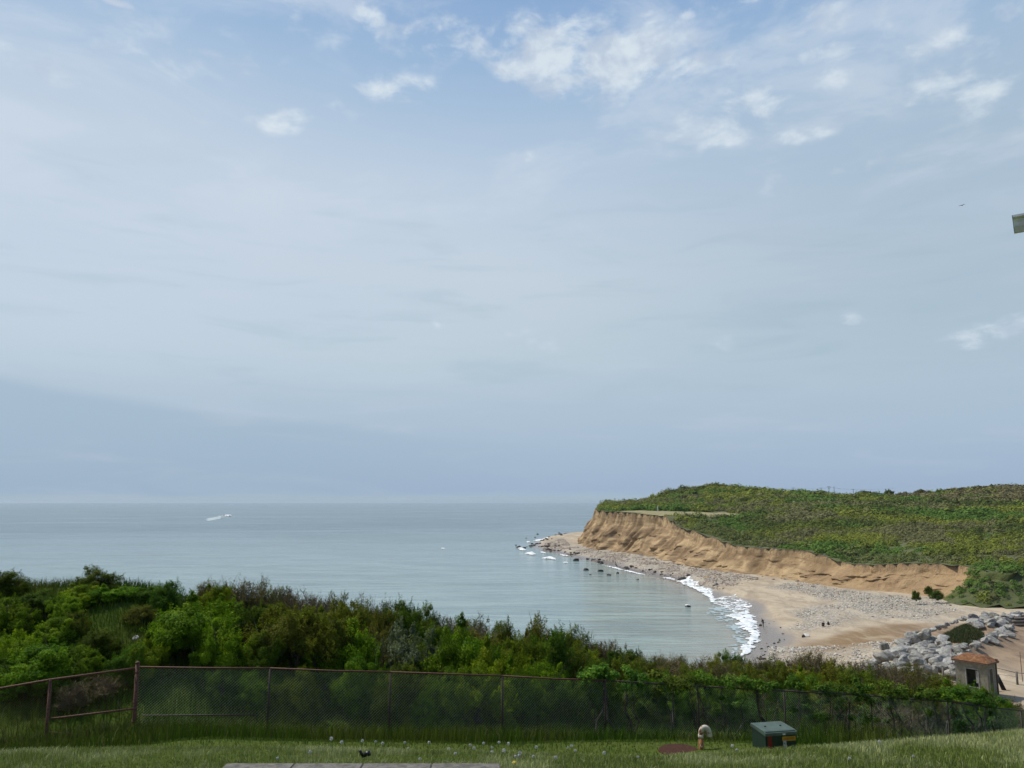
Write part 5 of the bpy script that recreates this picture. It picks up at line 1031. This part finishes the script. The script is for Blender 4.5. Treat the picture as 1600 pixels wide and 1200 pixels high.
# ================================================================= BOOTH (small masonry hut)
sc0 = hit(1527, 1072, 4.0); zb = float(Bz(np.array([sc0[0]]), np.array([sc0[1]]))[0])-.05
o = empty('booth', (sc0[0]-.3, sc0[1]+.8, zb), R_(-53)); o.scale = (1.0, 1.0, 1.14); o.location = (sc0[0]+.45, sc0[1]+.8, zb+.35); SW, SD, SH_ = 3.45, 2.5, 3.05; hw, hd_ = SW/2, SD/2
mw = simple('greyish_render', (.15, .14, .10), (.24, .225, .17), 3, .9, .4, .02); dk = paint('dark_interior', (.015, .014, .012), .9)
front = []; T = .18
def wall_open(mb, x0, x1, z0, z1, ox0, ox1, oz0, oz1, y, t, axis='x'):
    def bx(a, b_, c_, d_):
        cx, cz = (a+b_)/2, (c_+d_)/2
        mb.box((cx, y, cz) if axis == 'x' else (y, cx, cz), (b_-a, t, d_-c_) if axis == 'x' else (t, b_-a, d_-c_))
    bx(x0, ox0, z0, z1); bx(ox1, x1, z0, z1); bx(ox0, ox1, oz1, z1)
    if oz0 > z0: bx(ox0, ox1, z0, oz0)
wb = MB(); wall_open(wb, -hw, hw, 0, SH_, -.55, .72, .75, 2.45, -hd_+T/2, T); wall_open(wb, -hd_+T, hd_-T, 0, SH_, -.75, .15, .35, 2.6, hw-T/2, T, 'y')
wb.box((0, hd_-T/2, SH_/2), (SW, T, SH_)); wb.box((-hw+T/2, 0, SH_/2), (T, SD-2*T, SH_)); wb.build('wall', mw, o)
MB().box((0, 0, .05), (SW-2*T, SD-2*T, .1)).build('floor', dk, o)
wf = MB(); cw = paint('grey_white_trim', (.30, .30, .27), .8)
for (cx, cz, w_2, h_2) in [(-.60, 1.60, .09, 1.88), (.77, 1.60, .09, 1.88), (.085, 2.50, 1.28, .09), (.085, .70, 1.28, .09)]: wf.box((cx, -hd_-.015, cz), (w_2, .07, h_2))
MB().box((0, 0, -.6), (SW-.01, SD-.01, 1.2)).build('plinth', mw, o)
win = wf.build('window_frame', cw, o); MB().box((.58, -hd_+.10, 1.75), (.26, .04, 1.2)).build('hanging_pane', cw, win)
df = MB()
for (cy, cz, w_2, h_2) in [(-.80, 1.47, .09, 2.33), (.20, 1.47, .09, 2.33), (-.30, 2.65, .92, .08)]: df.box((hw+.015, cy, cz), (.07, w_2, h_2))
df.build('door_frame', cw, o); MB().box((hw-.10, -.28, 1.45), (.04, .40, 2.1)).build('inner_board', paint('grey_board', (.07, .065, .055), .9), o)
MB().box((hw+.03, hd_-.10, SH_/2), (.10, .22, SH_-.02)).build('corner_board', M['bark'], o)
MB().box((0, -.0, SH_+.09), (SW+.55, SD+.55, .17)).build('eave', simple('brown_fascia', (.10, .07, .05), (.18, .13, .09), 9, .85), o, False, .02)
rx = np.linspace(-SW/2-.30, SW/2+.30, 40); ry = np.linspace(-SD/2-.30, SD/2+.30, 30); RX, RY = np.meshgrid(rx, ry); ex = np.minimum.reduce([RX-rx[0], rx[-1]-RX, RY-ry[0], ry[-1]-RY]); RZ = SH_+.19+np.clip(ex, 0, .95)*.55+(fbm(RX*2.2, RY*2.2, 7)-.5)*.16*np.clip(ex*3, 0, 1)
rm_, b, q = newmat('orange_rotting_roof'); v_ = objc(q); n_q = q.noise(v_, 3.2, 7, .7, .4); q.l.new(q.ramp(n_q, [(.30, (.07, .045, .028)), (.42, (.15, .065, .028)), (.52, (.24, .095, .032)), (.62, (.24, .16, .09)), (.75, (.12, .10, .06))]), b.inputs['Base Color']); b.inputs['Roughness'].default_value = .95; bump(q, b, n_q, .9, .15)
link('roof', mesh_np('roof', np.c_[RX.ravel(), RY.ravel(), RZ.ravel()], grid_faces(*RX.shape), [rm_], smooth=True), o); MB().box((SW/2+.22, SD/2-.35, SH_+.30), (.22, .22, .24)).build('roof_stub', M['rust'], o)
tag(o, 'small abandoned grey booth with an orange rotting roof and empty window', 'booth')
# rails and posts round the booth
def rail_fence(nm, posts, rails, label, mat=M['wood'], pr=.13, rr_=.05):
    o = empty(nm, posts[0][0]); o0 = Vector(o.location)
    for b0, h in posts: MB().tube([Vector(b0)-o0-Vector((0, 0, .3)), Vector(b0)-o0+Vector((0, 0, h))], pr, 10).build('post', mat, o, True)
    for a, b_, r in rails: MB().tube([Vector(a)-o0, Vector(b_)-o0], r, 6).build('rail', mat, o, True)
    return tag(o, label, 'fence')
def bpt(px, py, h=0):
    p = hit(px, py, 4.2); z = float(Bz(p[:1], p[1:2])[0]); p = hit(px, py, z+h); return (p[0], p[1], z)
a = bpt(1475, 1068); b1 = bpt(1500, 1066); c1 = bpt(1590, 1070); c2 = bpt(1550, 1062); d1 = bpt(1640, 1074)
rail_fence('rail_fence', [(a, 1.9)], [((a[0], a[1], a[2]+1.75), (b1[0], b1[1], b1[2]+1.6), .05)], 'short weathered wooden rail and post left of the booth')
rail_fence('rail_fence', [(c1, 1.55), (d1, 1.5)], [((c2[0], c2[1], c2[2]+1.6), (c1[0], c1[1], c1[2]+1.4), .05), ((c1[0], c1[1], c1[2]+1.4), (d1[0], d1[1], d1[2]+1.35), .05), ((c2[0], c2[1], c2[2]+.75), (c1[0], c1[1], c1[2]+.95), .02)], 'weathered wooden rail and thick post right of the booth')
for px, hh_, lb in [(1491, 4.1, 'thin rusty pole standing between the wooden post and the booth'), (1598, 3.6, 'thin dark pole at the right edge beyond the rail')]:
    p = bpt(px, 1066); MBp = MB().tube([(0, 0, -.3), (0, 0, hh_)], .035, 8).build('pole', M['rust'], None, True); MBp.location = p; tag(MBp, lb, 'pole')
p = bpt(1562, 1078); pb_ = MB().tube([(-.15, 0, 1.7), (.1, -.1, .9), (.45, -.2, -.1)], [.20, .24, .26], 8).build('leaning_plank', blk, None, True); pb_.location = p; tag(pb_, 'black leaning post beside the broken boards right of the booth', 'post')
o = empty('board_fence', bpt(1520, 1082)); o0 = Vector(o.location); e0 = Vector(bpt(1560, 1080)); n = 22
for i in range(n):
    q_ = o0.lerp(e0, i/(n-1)); MB().box(q_-o0+Vector((0, 0, .35+.06*math.sin(i*2.1))), (.13, .03, 1.25+.25*math.sin(i*1.3)+(.35 if i > 14 else 0)), R_(-15), random.uniform(-.08, .08)).build('board', M['twig'], o)
MB().tube([Vector((0, .06, .6)), e0-o0+Vector((0, .06, .6))], .04, 6).build('rail', M['wood'], o); tag(o, 'broken grey board fence just in front of the booth', 'fence')
# stacked timbers by the curved arm
o = empty('timber_stack', bpt(1583, 979)); rt = Vector((1, .12, 0))
for k, (dx, dy, dz, ln, r) in enumerate([(0, 0, .3, 9, .28), (.2, .5, .32, 9, .28), (.1, .1, .85, 8.6, .27), (-.2, .6, .88, 8.6, .26), (.5, .3, 1.35, 8.2, .24), (-1.4, .9, 1.65, 8.8, .16)]):
    mb = MB().tube([Vector((dx, dy, dz)), Vector((dx, dy, dz))+rt*ln], r, 8); mb.build('timber', M['wood'], o, True)
tag(o, 'stack of long weathered timbers at the right edge beyond the boulders', 'timbers')
# riprap continuing beyond the timbers
for i in range(12):
    p = hit(1578+i*5, 962+rng.uniform(-2, 2), 4.6); put_rock(RG, p[0], p[1], 4.7, rng.uniform(.6, 1.1), 'boulder', 'grey boulder behind the timber stack', 'boulders behind the timbers')

# ================================================================= SKYLINE POLES, MARKER
for px, py, h, arm, lb in [(1186, 764, 7, 0, 'thin utility pole right of the hill summit, leftmost on the skyline'), (1198, 767, 6, 0, 'second thin utility pole on the skyline, short'), (1239, 766, 5, 1, 'small T shaped utility pole standing alone on the skyline'), (1283, 766, 7, 1, 'T shaped utility pole left of the tall pair'),
                           (1295, 764, 8, 2, 'tallest utility pole with two crossarms on the skyline'), (1303, 764, 8, 0, 'bare utility pole without crossarm beside the tallest one'), (1333, 768, 7, 1, 'rightmost T shaped utility pole on the skyline')]:
    p = at(px, py-4, 640); o = empty('utility_pole', (p[0], 640, p[2]-h-3)); MB().tube([(0, 0, 0), (0, 0, h+3)], [.24, .17], 8).build('pole', M['bark'], o, True)
    for k in range(arm): MB().box((0, 0, h+2.7-k*1.3), (3.0 if k == 0 else 2.2, .18, .22)).build('crossarm', M['bark'], o)
    tag(o, lb, 'utility pole')
pts = [Vector(at(px, py-3.4, 640)) for px, py in [(1150, 764.5), (1186, 764.5), (1239, 766), (1283, 766), (1295, 764.4), (1333, 768), (1400, 766)]]
mb = MB()
for a, b_ in zip(pts[:-1], pts[1:]):
    for dy in (0, 1.2): mb.tube([a+Vector((0, dy, 0)), a.lerp(b_, .5)+Vector((0, dy, -.5)), b_+Vector((0, dy, 0))], .035, 3, False)
tag(mb.build('power_line', M['dark_rail'], None), 'thin power lines strung between the skyline poles', 'cable')
p = at(1028, 800.5, 386); zz = float(Lz(np.array([p[0]]), np.array([386.]))[0]); mk = empty('marker_post', (p[0], 386, zz)); MB().box((0, 0, 1.3), (.35, .35, 2.6)).build('post', wm, mk); MB().box((0, 0, 2.68), (.5, .5, .14)).build('cap', wm, mk); tag(mk, 'white marker post standing on the open grass of the headland', 'post')

# birds
def bird(px, py, Y, sp, label):
    p = at(px, py, Y); bm = bmesh.new(); o = empty('bird', tuple(p), .6); bmat = paint('bird_grey', (.06, .06, .065), .7)
    mb = MB().tube([(-.2, 0, 0), (-.1, 0, .01), (.05, 0, .02), (.18, 0, .02), (.25, 0, 0)], [.02, .05, .06, .035, .008], 8); mb.build('body', bmat, o, True)
    for s_ in (-1, 1): w2 = MB(); w2.tube([(.03, .04*s_, .02), (.06, sp*.25*s_, .12), (-.02, sp*.5*s_, .04)], [.05, .04, .008], 6); w2.build('wing', bmat, o, True)
    tag(o, label, 'bird')
bird(1503, 321, 120, 1.1, 'tiny distant bird gliding in the sky at the right')

# ================================================================= HOUSE CORNER (mostly outside the frame at the right)
hc = Vector(at(1583.5, 343, 9.0)); ux = Vector((.80, -.60, 0)).normalized(); uy = Vector((.60, .80, 0))       # along the gutter, into the house
ang = math.atan2(ux.y, ux.x); o = empty('house', (hc.x, hc.y, hc.z), ang); GL = 6.0; ohang = .45
wht = paint('white_house_paint', (.84, .80, .80), .6); shg = simple('asphalt_shingles', (.03, .03, .032), (.07, .07, .07), 25, .9, .5, .01)
# K-style gutter: profile in local (y,z); y negative = outwards
gp = [(-.150, 0), (-.150, -.018), (-.116, -.030), (-.100, -.055), (-.090, -.085), (-.068, -.108), (-.055, -.125), (0, -.125), (0, .0), (-.006, .0), (-.006, -.118), (-.052, -.118), (-.064, -.104), (-.086, -.080), (-.096, -.05), (-.104, -.026), (-.142, -.014), (-.142, 0)]
mb = MB(); n = len(gp)
for x_ in (0, GL): mb.v += [(x_, y_*1.2, z_*1.45) for y_, z_ in gp]
for k in range(n): mb.f.append((k, (k+1) % n, n+(k+1) % n, n+k))
gut = mb.build('gutter', wht, o, False); mb = MB(); mb.v = [(.0, y_*1.2, z_*1.45) for y_, z_ in gp[:9]]+[(-.004, y_*1.22, z_*1.47) for y_, z_ in gp[:9]]; mb.f = [tuple(range(9)), tuple(range(17, 8, -1))]+[(k, (k+1) % 9, 9+(k+1) % 9, 9+k) for k in range(9)]; mb.build('end_cap', paint('dark_trim', (.10, .10, .11)), gut)
MB().box((GL/2+.35, .014, -.06), (GL-.2, .024, .12)).build('fascia', wht, o); MB().box((GL/2+.35, .24, -.11), (GL-.2, .42, .02)).build('soffit', wht, o)
mb = MB(); rp = [(.3, -.01, -.03), (GL, -.01, -.03), (GL, 3.2, .67), (.3, 3.2, .67)]; mb.v = rp+[(a, b_, c_+.05) for a, b_, c_ in rp]; mb.f = [(3, 2, 1, 0), (4, 5, 6, 7)]+[(k, (k+1) % 4, 4+(k+1) % 4, 4+k) for k in range(4)]; mb.build('roof', shg, o)
mb = MB(); rp = [(.3, 3.2, .67), (GL, 3.2, .67), (GL, 6.4, -.03), (.3, 6.4, -.03)]; mb.v = rp+[(a, b_, c_+.05) for a, b_, c_ in rp]; mb.f = [(3, 2, 1, 0), (4, 5, 6, 7)]+[(k, (k+1) % 4, 4+(k+1) % 4, 4+k) for k in range(4)]; mb.build('roof', shg, o)
hg = hc.z-gz(hc.x+2, hc.y-1)+.4; mb = MB(); mb.v = [(.8, .45, -hg), (GL, .45, -hg), (GL, 5.9, -hg), (.8, 5.9, -hg), (.8, .45, -.1), (GL, .45, -.1), (GL, 5.9, -.1), (.8, 5.9, -.1), (.8, 3.2, .5), (GL, 3.2, .5)]; mb.f = [(0, 1, 5, 4), (2, 3, 7, 6), (1, 2, 6, 9, 5), (3, 0, 4, 8, 7), (4, 5, 9, 8), (6, 7, 8, 9)]; mb.build('wall', simple('white_clapboard', (.45, .45, .43), (.55, .55, .53), 3, .7), o)
MB().box((2.2, .43, -hg+1.9), (1.0, .06, 1.4)).build('window', paint('window_glass', (.02, .025, .03), .08), o)
tag(o, 'white house whose roof gutter corner pokes in at the right edge', 'house')

# ================================================================= LABELS OF THE MANY-OF-A-KIND
ORDN = ['first', 'second', 'third', 'fourth', 'fifth', 'sixth', 'seventh', 'eighth', 'ninth', 'tenth', 'eleventh', 'twelfth', 'thirteenth', 'fourteenth', 'fifteenth', 'sixteenth', 'seventeenth', 'eighteenth', 'nineteenth', 'twentieth']
def nth(i):
    return ORDN[i] if i < 20 else '%d%s' % (i+1, {1: 'st', 2: 'nd', 3: 'rd'}.get((i+1) % 10, 'th') if (i+1) % 100 not in (11, 12, 13) else 'th')
def relabel(grp, text, rowsz=0):
    L = [o for o in C.objects if o.parent is None and o.get('group') == grp]
    if not rowsz: rows_ = [L]
    else: L.sort(key=lambda o: o.location.y); rows_ = [L[i:i+rowsz] for i in range(0, len(L), rowsz)]
    for ri, row in enumerate(rows_):
        row.sort(key=lambda o: o.location.x/max(o.location.y, 1))
        ms_ = sorted(o.scale.x for o in row); md = ms_[len(ms_)//2]
        for i, o in enumerate(row):
            sz_ = '' if o['category'] != 'boulder' else ('big ' if o.scale.x > md*1.2 else 'small ' if o.scale.x < md*.8 else '')
            o['label'] = sz_+text+(', %s row from front' % nth(ri) if len(rows_) > 1 else '')+', %s from left' % nth(i)
relabel('boulders of the large heap', 'boulder in heap left of booth', 13)
relabel('boulders of the curved arm', 'pale boulder in the curved arm', 8)
relabel('boulders behind the mound', 'grey boulder behind the grassy mound')
relabel('boulders edging the mound', 'boulder edging the seaward side of the mound')
relabel('dark boulders round the headland tip', 'dark boulder at headland tip', 14)
relabel('dark boulders along the waterline', 'dark boulder along the waterline below the bluff')
relabel('rocks awash off the beach', 'dark rock awash off the beach')
relabel('tan rocks at the foot of the bluff', 'tan rock at the foot of the bluff')
relabel('boulders behind the timbers', 'grey boulder behind the timber stack')
relabel('dandelion clocks in the lawn', 'white dandelion clock in the lawn')
relabel('domed trees along the far skyline', 'domed tree on the far skyline')
relabel('domed trees below the skyline', 'domed tree on the far slope below the skyline')

# ================================================================= HAZE
hb_ = MB().box((0, 6000, 28), (52000, 66000, 60)); hz = hb_.build('haze', bpy.data.materials.new('haze_air')); hm = hz.data.materials[0]; hm.use_nodes = True; hm.node_tree.nodes.clear()
pv_ = hm.node_tree.nodes.new('ShaderNodeVolumePrincipled'); ho = hm.node_tree.nodes.new('ShaderNodeOutputMaterial'); hm.node_tree.links.new(pv_.outputs[0], ho.inputs['Volume'])
pv_.inputs['Color'].default_value = (.74, .88, 1, 1); pv_.inputs['Density'].default_value = 4.5e-5; pv_.inputs['Anisotropy'].default_value = .2
tag(hz, 'pale sea air', 'haze', kind='stuff')
